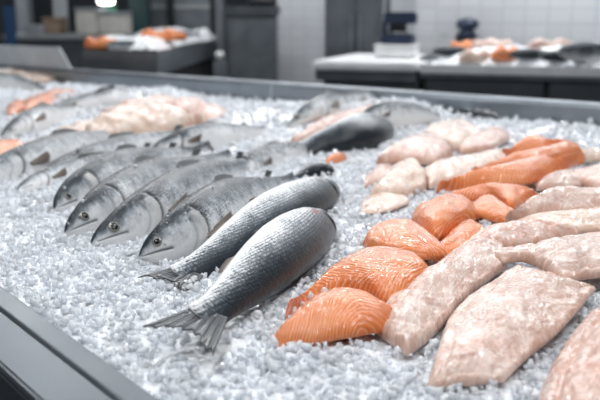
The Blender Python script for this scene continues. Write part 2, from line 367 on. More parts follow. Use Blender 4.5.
# ------------------------------------------------------------------ fish
PROF = {
 'trout': np.array([[0, .007, .006, .008], [.012, .025, .020, .016], [.035, .043, .037, .027], [.07, .060, .055, .038], [.12, .075, .074, .048], [.18, .086, .090, .056], [.26, .094, .103, .061],
                    [.36, .10, .115, .063], [.48, .098, .113, .060], [.6, .088, .098, .052], [.72, .070, .076, .041], [.84, .050, .052, .028], [.93, .037, .038, .015], [1.0, .040, .040, .003]]),
 'bass': np.array([[0, .008, .008, .012], [.012, .028, .024, .024], [.035, .044, .038, .034], [.08, .060, .054, .046], [.14, .074, .069, .056], [.21, .086, .083, .064], [.3, .096, .094, .069],
                   [.4, .102, .101, .070], [.52, .103, .101, .067], [.64, .093, .090, .058], [.76, .075, .072, .044], [.87, .055, .052, .029], [.94, .047, .045, .015], [1.0, .052, .051, .003]])}
def fin_mesh(base, tip, nrm, name, mat, parent, org, thick=.0007, rag=.12, m=14, curl=0.0, seed=1):
    n = 26; Bc = curve(base, n); Tc = curve(tip, n); r = np.random.default_rng(seed)
    Tc = Bc + (Tc - Bc) * (1 - rag * r.random(n))[:, None]
    a = np.linspace(0, 1, m); nr = np.asarray(nrm, float)
    G = Bc[:, None] * (1 - a)[None, :, None] + Tc[:, None] * a[None, :, None]
    rip = .0004 * np.sin(np.arange(n) * 1.7)[:, None] * (.3 + a)[None] + curl * a[None] ** 2
    G = G + rip[..., None] * nr
    th = thick * (1.6 - a)[None, :, None] * nr
    V = np.vstack([(G + th).reshape(-1, 3), (G - th).reshape(-1, 3)]) - org; k = n * m; fs = []
    for i in range(n - 1):
        for j in range(m - 1):
            q = i * m + j; fs += [(q, q + m, q + m + 1, q + 1), (k + q, k + q + 1, k + q + m + 1, k + q + m)]
        q = i * m; fs += [(q, k + q, k + q + m, q + m)]; q += m - 1; fs += [(q, q + m, k + q + m, k + q)]
    for j in range(m - 1): fs += [(j, j + 1, k + j + 1, k + j), ((n - 1) * m + j, k + (n - 1) * m + j, k + (n - 1) * m + j + 1, (n - 1) * m + j + 1)]
    me = mesh(name, V, fs)
    bm = bmesh.new(); bm.from_mesh(me); bmesh.ops.recalc_face_normals(bm, faces=bm.faces); bm.to_mesh(me); bm.free()
    A = np.tile(np.tile(a, n), 2); R = np.tile(np.repeat(np.linspace(0, 1, n), m), 2)
    attr(me, 'a', A); attr(me, 'r', R)
    return link(name, me, mat, parent)
def fish(sp, label, group, spine, H, W=None, roll=30, side=1, lift=0.0, sink=.012, eye=True, tail=True, fins=True, gill=0.0, nr=130, na=100, zt=None, seed=0, sprinkle=.11,
         pect=True, name=None, tail_len=.13, tail_w=.10, dors=.32, blood=0.0, pale=0.0):
    """spine: pixels from the snout to the root of the tail; H: depth of the body; side +1: the back lies to the left of head-to-tail"""
    pr = PROF[sp]; rl = math.radians(roll)
    tq = np.r_[np.linspace(0, .24, int(nr * .42), endpoint=False), np.linspace(.24, 1, nr - int(nr * .42))]
    hd, hv, w = (np.interp(tq, pr[:, 0], pr[:, i]) for i in (1, 2, 3))
    for a_ in (hd, hv, w):
        b_ = np.convolve(np.r_[[a_[0]] * 2, a_, [a_[-1]] * 2], [.1, .2, .4, .2, .1], 'valid'); a_[3:-3] = b_[3:-3]
    sc_ = H / (pr[:, 1] + pr[:, 2]).max(); hd = hd * sc_; hv = hv * sc_; w = w * sc_ * (1 if W is None else W)
    low = np.sqrt((hv * math.sin(rl)) ** 2 + (w * math.cos(rl)) ** 2)
    n = len(spine); zc = [Z0 + lift + max(.004, np.interp(i / (n - 1), tq, low) - sink) for i in range(n)]
    zc = [q + max(0, icez1(at(p[0], p[1], q)) - Z0) * .8 for p, q in zip(spine, zc)]
    if zt is not None: zc = [z + zt[0] + (zt[1] - zt[0]) * i / (n - 1) for i, z in enumerate(zc)]
    P = curve([at(p[0], p[1], z) for p, z in zip(spine, zc)], 400)
    s = np.linspace(0, 1, 400); C = np.stack([np.interp(tq, s, P[:, k]) for k in range(3)], 1)
    C[:, 2] = np.convolve(np.pad(C[:, 2], 6, 'edge'), np.ones(13) / 13, 'valid')
    L = np.linalg.norm(np.diff(P, axis=0), axis=1).sum()
    T = np.gradient(C, axis=0); T /= np.linalg.norm(T, axis=1)[:, None]
    S = np.stack([-T[:, 1], T[:, 0], 0 * T[:, 0]], 1) * side; S /= np.linalg.norm(S, axis=1)[:, None]
    U = np.cross(T, S) * side
    D = math.cos(rl) * S + math.sin(rl) * U; Q = -math.sin(rl) * S + math.cos(rl) * U      # towards the back, towards the upper flank
    th = np.linspace(0, 2 * PI, na, endpoint=False); ct, st = np.cos(th), np.sin(th)
    cd = np.sign(ct) * np.abs(ct) ** 1.0; sq = np.sign(st) * np.abs(st) ** .82
    hh = np.where(cd[None] > 0, hd[:, None], hv[:, None]) * cd[None]; ww = w[:, None] * sq[None]
    tt = tq[:, None]; ff = cd[None] * np.ones((nr, 1))                                           # +1 back, -1 belly
    gl = .172 - .030 * ff ** 2 + .010 * ff                                                       # rear edge of the gill cover
    jaw_end = .070
    jl = -.12 - 2.7 * tt; jaw = np.exp(-((ff - jl) / .085) ** 2) * (tt < jaw_end) * (tt > .001) * (np.abs(st)[None] > .05)
    crease = np.exp(-((tt - gl - .004) / .0065) ** 2) * (np.abs(ff) < .86)
    pre = np.exp(-((tt - gl + .042) / .004) ** 2) * (np.abs(ff + .1) < .6)
    head = (tt < gl) * 1.0
    blow = 1 + .075 * sstep(.08, .17, tt) * (tt < gl + .001) * np.clip(1 - np.abs(ff) ** 4, 0, 1) - .09 * crease - .10 * jaw - .03 * pre
    sock = np.exp(-(((tt - .051) / .015) ** 2 + ((ff - .30) / .26) ** 2)); blow = blow - .04 * sock
    ww = ww * blow; hh = hh * (1 + .02 * (blow - 1))
    if not eye: pass
    V = C[:, None] + D[:, None] * hh[..., None] + Q[:, None] * ww[..., None]
    cap0 = C[0] - T[0] * .002; cap1 = C[-1] + T[-1] * .002
    V = np.vstack([V.reshape(-1, 3), cap0, cap1]); fs = []
    for i in range(nr - 1):
        for j in range(na): fs.append((i * na + j, i * na + (j + 1) % na, (i + 1) * na + (j + 1) % na, (i + 1) * na + j))
    for j in range(na): fs.append((nr * na, (j + 1) % na, j)); fs.append((nr * na + 1, (nr - 1) * na + j, (nr - 1) * na + (j + 1) % na))
    org = np.array([C[:, 0].mean(), C[:, 1].mean(), V[:, 2].min()])
    me = mesh('body', V - org, fs)
    bm = bmesh.new(); bm.from_mesh(me); bmesh.ops.recalc_face_normals(bm, faces=bm.faces); bm.to_mesh(me); bm.free()
    root = empty(name or {'trout': 'trout', 'bass': 'sea_bass'}[sp], org)
    body = link('body', me, MAT[sp], root)
    add = lambda a: np.r_[a.ravel(), 0, 0]
    attr(me, 'u', add(tq[:, None] * L + 0 * ff + seed)); 
    ang = np.minimum(th, 2 * PI - th)[None]; attr(me, 'v', add(ang * (hd + hv + 2 * w)[:, None] / 4 * 1.0))
    attr(me, 'f', np.r_[(1 - np.arccos(np.clip(ff, -1, 1)) / PI).ravel(), .5, .5])
    attr(me, 'mark', add(np.clip(np.maximum(jaw * .9, crease * .95 + pre * .4), 0, 1)))
    attr(me, 'head', add(head))
    bl = np.exp(-(((tt - gl - .012) / .012) ** 2 + ((ff + .35) / .3) ** 2)) * gill + blood * np.exp(-(((tt - .25) / .03) ** 2 + ((ff + .38) / .16) ** 2)); attr(me, 'blood', add(np.clip(bl, 0, 1)))
    attr(me, 'pale', add(np.clip(pale * np.exp(-((tt - gl + .016) / .013) ** 2) * (np.abs(ff + .1) < .75), 0, 1)))
    def surf(t, f, out=0.0):               # a point on the upper flank
        i = int(np.argmin(abs(tq - t))); h_ = (hd[i] if f > 0 else hv[i]) * f; w_ = w[i] * math.sqrt(max(0, 1 - f * f)) ** .82
        return C[i] + D[i] * h_ + Q[i] * (w_ + out), i
    if eye:
        p, i = surf(.051, .32); R = .0118 * L ; nrm = Q[i] * .9 + D[i] * .25; nrm = nrm / np.linalg.norm(nrm); a = T[i]; b = np.cross(nrm, a)
        def dome(R, h, c):
            v = [c + nrm * h]; f = []; n_ = 20; rings = 6
            for r in range(1, rings + 1):
                an = r / rings * PI * .55
                for q in range(n_): v.append(c + nrm * h * math.cos(an) + (a * math.cos(2 * PI * q / n_) + b * math.sin(2 * PI * q / n_)) * R * math.sin(an))
            for q in range(n_): f.append((0, 1 + q, 1 + (q + 1) % n_))
            for r in range(rings - 1):
                for q in range(n_): f.append((1 + r * n_ + q, 1 + (r + 1) * n_ + q, 1 + (r + 1) * n_ + (q + 1) % n_, 1 + r * n_ + (q + 1) % n_))
            return np.array(v) - org, f
        e_ = link('eye', mesh('eye', *dome(R, R * .38, p - nrm * R * .05)), MAT['eye'], root)
        link('pupil', mesh('pupil', *dome(R * .66, R * .18, p + nrm * R * .2)), MAT['pupil'], e_)
    fs_ = .14 if sp == 'bass' else 1.0
    if fins and pect:                      # pectoral fin behind the gill
        t0 = .190; p0, i = surf(t0, -.22, .001); p1, j = surf(t0 + .012, -.40, .001)
        tv = T[i]; ln = .095 * L
        tips = [p0 + tv * ln + D[i] * .014 * L + Q[i] * .008, p0 + tv * ln * .95 - D[i] * .004 * L + Q[i] * .007, p1 + tv * ln * .7 - D[i] * .008 * L + Q[i] * .004]
        fin_mesh([p0, (p0 + p1) / 2 + Q[i] * .001, p1], tips, Q[i], 'pectoral_fin', MAT['fin_pale'], root, org, rag=.06, seed=seed + 1)
    if fins:
        def ridge(t, f): i = int(np.argmin(abs(tq - t))); return C[i] + D[i] * (hd[i] * .97 if f > 0 else -hv[i] * .97), i
        b0, i = ridge(.40, 1); b1, _ = ridge(.47, 1); b2, k = ridge(.56, 1); hgt = .055 * L * dors
        fin_mesh([b0, b1, b2], [b0 + D[i] * hgt + T[i] * .05 * L, b1 + D[i] * hgt * .9 + T[i] * .05 * L, b2 + D[k] * hgt * .45 + T[k] * .035 * L], Q[i], 'dorsal_fin', MAT['fin'], root, org, rag=.1, seed=seed + 2)
        if sp == 'trout':
            b0, i = ridge(.82, 1); b1, _ = ridge(.845, 1)
            fin_mesh([b0, b1], [b0 + D[i] * .022 * L + T[i] * .03 * L, b1 + D[i] * .016 * L + T[i] * .035 * L], Q[i], 'adipose_fin', MAT['fin'], root, org, rag=.03, seed=seed + 3)
        b0, i = ridge(.72, -1); b1, k = ridge(.80, -1)
        fin_mesh([b0, (b0 + b1) / 2, b1], [b0 - D[i] * .055 * fs_ * L + T[i] * .04 * L, (b0 + b1) / 2 - D[i] * .048 * fs_ * L + T[i] * .04 * L, b1 - D[k] * .025 * fs_ * L + T[k] * .03 * L], Q[i], 'anal_fin', MAT['fin_pale'], root, org, rag=.08, seed=seed + 4)
        b0, i = ridge(.50, -1); b1, k = ridge(.525, -1)
        fin_mesh([b0, b1], [b0 - D[i] * .04 * fs_ * L + T[i] * .06 * L, b1 - D[i] * .012 * fs_ * L + T[i] * .06 * L], Q[i], 'pelvic_fin', MAT['fin_pale'], root, org, rag=.06, seed=seed + 5)
    if tail:
        c = C[-5]; d = D[-5]; d = d - np.array([0, 0, d[2] * .75]); d /= np.linalg.norm(d); t_ = T[-1].copy(); t_[2] *= .3; t_ /= np.linalg.norm(t_); q_ = np.cross(t_, d); q_ *= np.sign(q_[2])
        hb = hd[-5] * .98; tw = tail_w * L; tl = tail_len * L
        base = [c + d * hb, c + d * hb * .4, c, c - d * hb * .4, c - d * hb]
        tip = [c + t_ * tl + d * tw, c + t_ * tl * .82 + d * tw * .5, c + t_ * tl * .66, c + t_ * tl * .8 - d * tw * .5, c + t_ * tl * .98 - d * tw]
        fin_mesh(base, tip, q_, 'tail_fin', MAT['fin'], root, org, thick=.0011, rag=.2, m=22, curl=.002, seed=seed + 6); ITEMS.append((root.children[-1], 0.03))
    tag(root, label, 'fish', group); ITEMS.append((body, sprinkle)); return root

# ------------------------------------------------------------------ the fish and fillets of the near display
G_T = 'trout laid head to head on the ice'; G_S = 'salmon fillets on the ice'; G_W = 'white fish fillets on the ice'; G_B = 'fish with their heads to the back rim'; G_L = 'fish lying at the left end of the tank'
TR = .108
fish('trout', 'nearest trout with a clear round eye, beside the two dark sea bass', G_T, [(140, 258), (176, 239), (215, 216), (258, 195), (296, 181)], .114, roll=64, seed=1, sink=.026, tail=False, pale=.5)
fish('trout', 'second trout from the front, snout just left of the nearest trout head', G_T, [(92, 244), (130, 224), (172, 200), (220, 178), (268, 160)], TR, roll=64, seed=2, sink=.026, pale=.5, tail=False)
fish('trout', 'trout with torn bloody gills and half buried head, third from the front', G_T, [(66, 233), (96, 214), (138, 190), (184, 171), (232, 156)], .108, roll=62, seed=3, sink=.026, gill=.9, tail=False)
fish('trout', 'fourth trout from the front, its gill cover lifted', G_T, [(55, 209), (86, 189), (126, 171), (168, 159), (208, 150)], .105, roll=62, seed=4, sink=.026, gill=.4, pale=.9)
fish('bass', 'foremost dark sea bass with spread tail fin on the ice, red mark on its head', 'sea bass', [(327, 222), (309, 231), (276, 256), (240, 287), (202, 320)], .089, roll=-42, pect=False, seed=5, sprinkle=.0, eye=False, tail_len=.17, tail_w=.078, dors=.3, blood=.9, zt=(0, .022))
fish('bass', 'dark sea bass behind the foremost one, its tail buried in ice', 'sea bass', [(334, 187), (314, 196), (274, 216), (226, 248), (180, 278)], .088, roll=-42, pect=False, seed=6, sprinkle=.0, eye=False, tail_len=.12, tail_w=.06, dors=.3)
# left middle: silver fish running up towards the tank's far end
fish('trout', 'long silver fish beyond the four trout, running out at the left edge', G_L, [(-34, 184), (10, 168), (58, 152), (110, 140), (160, 130)], .098, roll=58, seed=7, sink=.026, tail=False)
fish('trout', 'dark topped slim fish lying right beside the long silver fish', G_L, [(46, 172), (84, 160), (128, 147), (172, 137), (214, 129)], .075, roll=58, seed=8, sink=.026, tail=False)
fish('trout', 'thin pale fish squeezed behind the trout with the lifted gill cover', G_L, [(18, 190), (52, 177), (92, 166), (134, 155), (176, 146)], .058, roll=50, seed=9, sink=.026, tail=False, eye=False)
fish('trout', 'dark backed fish with ice on it, in the middle of the display', G_L, [(150, 152), (180, 143), (212, 136), (240, 132), (266, 130)], .085, roll=52, seed=10, tail=False, sprinkle=.10)
fish('trout', 'mottled fish half buried under ice behind the nearest trout', G_L, [(238, 172), (262, 163), (286, 155), (304, 150), (322, 146)], .085, roll=52, seed=11, tail=False, sprinkle=.5, sink=.05)
fish('trout', 'dark fish with silver flanks lying past the pink orange fillet at the left edge', G_L, [(2, 137), (22, 125), (44, 116), (64, 112), (84, 108)], .085, roll=52, seed=12, tail=False, sprinkle=.03)
fish('trout', 'dark striped fish between the small orange fillets and the white fillets', G_L, [(40, 116), (66, 107), (92, 100), (116, 95), (138, 92)], .065, roll=52, seed=13, tail=False, sprinkle=.03)
fish('trout', 'grey fish below the pale fillet heap at the far left end', G_L, [(-24, 78), (2, 81), (22, 84), (44, 90)], .09, roll=52, seed=14, tail=False, sprinkle=.03)
# back of the tank
fish('trout', 'small pointed fish with an open eye by the back rim', G_B, [(287, 129), (306, 115), (326, 107), (348, 102), (366, 99)], .10, roll=52, seed=15, tail=False, sprinkle=.03)
fish('trout', 'dark backed fish lying along the back rim', G_B, [(322, 112), (344, 105), (366, 101), (388, 99), (408, 98)], .085, roll=52, seed=16, tail=False, eye=False, sprinkle=.03)
fish('bass', 'large dark grey fish with a rounded head in the middle of the tank', G_B, [(384, 129), (368, 131), (346, 135), (322, 142), (300, 151)], .125, roll=-30, pect=False, seed=17, eye=False, tail=False, dors=.3, sprinkle=.03)
fish('trout', 'grey fish with a black gill collar next to the pale fillets at the back', G_B, [(362, 119), (382, 116), (404, 114), (424, 115), (440, 118)], .10, roll=52, seed=18, tail=False, gill=.3, eye=False, sprinkle=.03)
fish('trout', 'grey fish half hidden in ice behind the pale fillets by the back rim', G_B, [(500, 120), (484, 117), (466, 114), (450, 113)], .07, roll=40, seed=19, tail=False, eye=False, sprinkle=.35, sink=.04)

fillet('pink', 'long thin pinkish fillet lying between two fish at the back of the tank', G_W, [(296, 141), (320, 131), (346, 119), (370, 112), (388, 108)], [(290, 135), (312, 121), (340, 111), (366, 105), (386, 103)], .03, seed=47, sprinkle=.02, nu=50, nv=24)
fillet('salmon', 'small orange red scrap under the large dark grey fish in the middle', 'salmon fillets on the ice', [(324, 162), (334, 160), (346, 156)], [(326, 156), (335, 153), (346, 151)], .02, seed=48, sprinkle=.02, nu=30, nv=16)
fish('bass', 'small ice covered grey fish just beyond the blunt end of the rear sea bass', G_L, [(334, 172), (324, 170), (310, 172), (296, 176)], .05, roll=20, seed=49, eye=False, tail=False, pect=False, sprinkle=.3, sink=.014)
# salmon, from the front to the back
fillet('salmon', 'foremost salmon fillet, rounded, nearest the viewer beside the white slabs', G_S, [(270, 344), (297, 343), (330, 338), (360, 333), (386, 328), (400, 320)], [(270, 325), (283, 310), (306, 289), (336, 279), (360, 285), (378, 294), (396, 296)], .034, (0, .004), seed=1, sprinkle=0, nd=0, edge=.8, cv=.75)
fillet('salmon', 'large salmon fillet with a thin tail, just behind the foremost one', G_S, [(286, 303), (313, 290), (340, 283), (364, 286), (386, 292), (408, 284), (432, 266)], [(284, 298), (303, 279), (328, 257), (346, 246), (368, 239), (396, 241), (428, 249)], .036, (0, .012), seed=2, sprinkle=0, nd=8, edge=.8, cv=.25)
fillet('salmon', 'salmon piece behind the large thin tailed fillet, left of the folded block', G_S, [(368, 244), (386, 249), (404, 252), (424, 254), (448, 251)], [(363, 230), (371, 220), (386, 213), (403, 211), (420, 217), (440, 233)], .032, (.003, .01), seed=3, sprinkle=.01, cv=.6)
fillet('salmon', 'narrow salmon piece running under the pinkish white slab', G_S, [(430, 256), (448, 254), (468, 246), (488, 234)], [(428, 247), (446, 230), (466, 217), (486, 220)], .022, (.004, .012), seed=4, sprinkle=.01, cv=.3)
fillet('salmon', 'thick rounded salmon block with deep flake lines, tipped up in the middle', G_S, [(412, 219), (424, 229), (436, 234), (450, 230), (464, 221), (476, 212)], [(410, 205), (418, 195), (438, 189), (457, 185), (470, 189), (480, 198)], .048, (.004, .012), seed=5, sprinkle=0, edge=.7, cv=.2)
fillet('salmon', 'small ragged salmon piece right of the thick block', G_S, [(468, 211), (482, 213), (494, 217), (506, 218), (518, 213)], [(468, 199), (478, 193), (490, 191), (502, 197), (516, 206)], .028, (.006, .01), seed=6, sprinkle=0, cv=.5)
fillet('salmon', 'flat salmon fillet behind the thick block, its tip under the white folded fillet', G_S, [(452, 196), (474, 196), (494, 197), (510, 204), (524, 199), (540, 192)], [(448, 187), (466, 182), (490, 180), (515, 182), (540, 186)], .030, (.006, .012), seed=7, sprinkle=.005, cv=.5)
fillet('salmon', 'long salmon fillet with a pale tail running to the right', G_S, [(438, 185), (456, 184), (485, 182), (520, 179), (540, 175), (562, 166), (586, 156)], [(436, 178), (456, 172), (481, 166), (506, 160), (528, 156), (546, 157), (564, 153), (585, 150)], .038, (.006, .022), seed=8, sprinkle=.005, cv=.5)
fillet('salmon', 'salmon fillet lying second from the top of the salmon row', G_S, [(472, 169), (496, 167), (516, 163), (540, 161), (564, 156), (584, 151)], [(472, 163), (490, 157), (515, 150), (540, 146), (572, 140), (583, 144)], .036, (.006, .018), seed=9, sprinkle=.005, cv=.4)
fillet('salmon', 'dark orange salmon piece farthest back, by the ice at the rim', G_S, [(503, 155), (516, 151), (531, 150), (548, 149), (570, 144)], [(499, 149), (510, 142), (524, 135), (537, 139), (552, 138), (570, 139)], .042, (.004, .014), seed=10, sprinkle=0, cv=.5)
fillet('salmon', 'tapered orange salmon fillet far off at the left end of the tank', 'salmon at the left end', [(24, 109), (40, 105), (56, 98), (74, 91)], [(22, 99), (32, 94), (46, 89), (62, 88), (76, 88)], .035, seed=11, sprinkle=.01, nu=40, nv=20)
fillet('salmon', 'small orange salmon piece left of the tapered far one', 'salmon at the left end', [(8, 112), (16, 111), (24, 107), (32, 103)], [(6, 104), (13, 99), (22, 97), (31, 99)], .03, seed=12, sprinkle=.01, nu=40, nv=20)

# white fish, front right
fillet('white', 'broad white slab in the bottom foreground, between salmon side slab and brownish corner fillet', G_W, [(504, 380), (526, 357), (546, 340), (566, 321), (596, 288)], [(426, 373), (447, 312), (466, 290), (486, 275), (516, 256)], .022, (0, .016), seed=21, sprinkle=0, nd=0, edge=.5, und=.0045, fold=.003, cv=.84, bias=.25, cut=.35, nu=110, nv=60)
fillet('white', 'long white slab whose cut end touches the foremost salmon fillet', G_W, [(408, 347), (437, 323), (463, 293), (490, 271), (508, 258)], [(372, 312), (386, 291), (408, 270), (442, 250), (470, 233), (502, 226)], .028, (0, .012), seed=22, sprinkle=0, und=.005, nu=110, nv=60, edge=.5, nd=7)
fillet('brown', 'brownish white fillet cut off by the bottom right corner', G_W, [(640, 480), (664, 420), (690, 360), (704, 318)], [(530, 420), (537, 376), (547, 350), (563, 322), (590, 293), (640, 262)], .040, (0, .01), seed=23, sprinkle=0, und=.007, fold=.006, cv=.80, cut=.3, nu=110, nv=60)
fillet('white', 'white fillet folded over the two front slabs, reaching the right edge', G_W, [(484, 250), (503, 258), (522, 257), (540, 264), (564, 277), (590, 274), (640, 266)], [(480, 244), (500, 238), (521, 237), (556, 231), (580, 226), (640, 219)], .030, (.022, .016), seed=24, sprinkle=0, und=.006, nu=90, nv=44, edge=.6)
fillet('pink', 'pinkish slab lying behind the folded white fillet', G_W, [(462, 254), (484, 249), (506, 245), (530, 241), (556, 236), (578, 230)], [(448, 247), (464, 234), (480, 224), (496, 219), (521, 217), (546, 220), (580, 226)], .026, (.014, .012), seed=25, sprinkle=0, und=.004, nu=80, nv=40)
fillet('cream', 'narrow cream fillet lying under the white fillet with the raised hump', G_W, [(516, 222), (534, 224), (557, 225), (580, 227), (636, 226)], [(516, 215), (532, 209), (552, 206), (580, 205), (640, 202)], .024, (.008, .014), seed=26, sprinkle=0, und=.003)
fillet('white', 'white fillet with a raised hump, pointing left over the salmon', G_W, [(506, 217), (530, 212), (549, 210), (575, 208), (640, 206)], [(504, 210), (516, 200), (534, 190), (548, 182), (575, 184), (640, 181)], .036, (.014, .026), seed=27, sprinkle=0, und=.005, nu=80)
fillet('white', 'small white piece between the long salmon fillet and the humped white one', G_W, [(536, 186), (556, 186), (574, 184), (588, 181)], [(536, 177), (552, 169), (568, 166), (588, 171)], .028, (.004, .006), seed=28, sprinkle=.005)
fillet('pink', 'pinkish fillet at the right edge above the humped white one', G_W, [(570, 173), (584, 181), (602, 186), (640, 187)], [(566, 167), (580, 162), (600, 158), (640, 154)], .036, (.008, .012), seed=29, sprinkle=0)
fillet('cream', 'pale strip at the right edge beyond the salmon row', G_W, [(566, 162), (584, 158), (602, 156), (640, 154)], [(562, 153), (580, 148), (602, 146), (640, 143)], .028, (.004, .01), seed=30, sprinkle=.01)
# white fish, middle back
fillet('pink', 'plump pink fillet with a notch in its front, in the middle of the pale heap', G_W, [(380, 155), (400, 155), (420, 156), (438, 156), (452, 151)], [(376, 148), (389, 139), (402, 133), (419, 129), (437, 132), (454, 142)], .050, (.004, .006), seed=31, nd=6, cut=.45, sprinkle=.004, cv=.5)
fillet('cream', 'thick cream fillet farthest back in the pale heap', G_W, [(424, 131), (440, 138), (456, 142), (472, 137), (482, 131)], [(422, 125), (432, 118), (448, 114), (464, 113), (476, 120), (484, 126)], .050, (.004, .006), seed=32, nd=6, cut=.45, sprinkle=.004)
fillet('pink', 'flat pinkish fillet between the thick cream one and the dark orange salmon', G_W, [(460, 147), (478, 145), (494, 141), (510, 133)], [(456, 139), (470, 130), (488, 124), (508, 125)], .032, (.002, .004), seed=33, nd=6, cut=.45, sprinkle=.02)
fillet('cream', 'cream fillet in front of the plump pink one, left of the salmon row', G_W, [(372, 190), (388, 190), (408, 188), (426, 182)], [(370, 182), (384, 167), (400, 155), (414, 153), (428, 164)], .042, (.002, .004), seed=34, nd=6, cut=.45, sprinkle=.05, und=.006)
fillet('cream', 'flat pale fillet dusted with ice behind the long salmon fillet', G_W, [(428, 182), (447, 176), (468, 171), (490, 163), (508, 155)], [(424, 163), (440, 157), (460, 153), (482, 149), (502, 147)], .028, (.002, .004), seed=35, nd=6, cut=.45, sprinkle=.08, und=.006)
fillet('pink', 'little pink scrap at the left tip of the pale heap', G_W, [(365, 181), (378, 176), (392, 169)], [(364, 174), (374, 165), (392, 159)], .020, seed=36, nd=6, cut=.3, sprinkle=.03, nu=40, nv=20)
fillet('cream', 'flat cream scrap in the ice left of the thick salmon block', G_W, [(362, 206), (378, 207), (396, 202), (410, 196)], [(361, 200), (370, 189), (388, 186), (408, 187)], .015, seed=37, nd=6, cut=.3, sprinkle=.04, nu=40, nv=20)
# white fish, left
GL = 'pale fillets at the left end of the tank'
fillet('cream', 'big creamy fillet nearest in the far left pale row', GL, [(88, 134), (112, 132), (142, 128), (170, 126), (190, 122), (206, 119)], [(82, 119), (100, 110), (122, 105), (160, 104), (190, 108), (208, 114)], .075, seed=41, nd=6, cut=.5, sprinkle=.01, und=.013)
fillet('pink', 'pink fillet behind the big creamy one in the far left pale row', GL, [(112, 113), (150, 110), (185, 112), (206, 118), (228, 112)], [(100, 104), (126, 98), (150, 95), (176, 96), (202, 97), (228, 105)], .055, seed=42, nd=6, cut=.5, sprinkle=.01, und=.013)
fillet('cream', 'lumpy pale fillet at the left tip of the far left pale row', GL, [(38, 143), (56, 142), (74, 138), (94, 130)], [(34, 135), (46, 128), (62, 123), (80, 116), (96, 113)], .036, seed=43, nd=6, cut=.3, sprinkle=.03, und=.013, nu=50, nv=24)
fillet('salmon', 'pale orange fillet cut off by the left edge beside the long silver fish', GL, [(-26, 164), (0, 160), (14, 157), (32, 152), (50, 147)], [(-26, 142), (-4, 137), (15, 138), (32, 142), (50, 142)], .045, seed=44, sprinkle=.01, nu=50, nv=24)
fillet('cream', 'long pale fillet below the raised backsplash at the far left', GL, [(-24, 78), (4, 76), (24, 74), (42, 75), (56, 73)], [(-24, 65), (2, 61), (22, 58), (42, 57), (54, 63)], .057, seed=45, nd=6, cut=.3, sprinkle=.01, nu=50, nv=24)
fillet('pink', 'reddish fillet behind the long pale one, against the raised backsplash', GL, [(-20, 62), (4, 60), (22, 58), (38, 58)], [(-20, 53), (4, 50), (22, 50), (38, 53)], .043, (.035, .035), seed=46, nd=6, cut=.3, sprinkle=.01, nu=40, nv=20)

# ------------------------------------------------------------------ the ice
def view_mask(x, y, mx=.38):
    d = np.stack([x, y, np.full_like(x, Z0 - CZ)], 1); zc = d @ FW
    px = 300 + F * d[:, 0] / np.maximum(zc, .05); py = 200 - F * (d @ UP) / np.maximum(zc, .05)
    return (zc > .15) & (px > -600 * mx) & (px < 600 * (1 + mx)) & (py < 400 * (1 + mx))
def ice_bed():
    ys = [.42]
    while ys[-1] < 5.2: ys.append(ys[-1] + .0042 * max(.6, ys[-1]) ** 1.05)
    ys = np.array(ys); nx = 620; V = []; fs = []
    xs = np.linspace(-1, 1, nx)
    X = (ys * .80 + .30)[:, None] * xs[None]; Y = ys[:, None] + 0 * X
    ok = inside(X, Y, m=.004)
    Z = ice_z(X, Y) - .006 + .004 * sn(X, Y, 160, 21) + .003 * sn(X, Y, 300, 22)
    idx = -np.ones(X.shape, int); idx[ok] = np.arange(ok.sum()); V = np.stack([X[ok], Y[ok], Z[ok]], 1)
    q = ok[:-1, :-1] & ok[1:, :-1] & ok[:-1, 1:] & ok[1:, 1:]
    ii, jj = np.nonzero(q)
    Fq = np.stack([idx[ii, jj], idx[ii, jj + 1], idx[ii + 1, jj + 1], idx[ii + 1, jj]], 1)
    me = bpy.data.meshes.new('ice_bed'); me.from_pydata(V.tolist(), [], Fq.tolist()); me.update()
    o = link('ice_bed', me, MAT['bed']); tag(o, 'packed bed of crushed ice filling the steel tank', 'ice', kind='stuff')
ice_bed()
def chunk_shapes(k):
    out = []
    for _ in range(k):
        P = RNG.normal(size=(13, 3)); P /= np.linalg.norm(P, axis=1)[:, None]; P *= RNG.uniform(.75, 1.1, (13, 1)) * RNG.uniform(.55, 1.25, 3)
        bm = bmesh.new(); vs = [bm.verts.new(p) for p in P]; r = bmesh.ops.convex_hull(bm, input=vs)
        bmesh.ops.delete(bm, geom=[v for v in bm.verts if not v.link_faces], context='VERTS'); bmesh.ops.triangulate(bm, faces=bm.faces); bm.verts.index_update()
        out.append((np.array([v.co for v in bm.verts]), np.array([[v.index for v in f.verts] for f in bm.faces]))); bm.free()
    return out
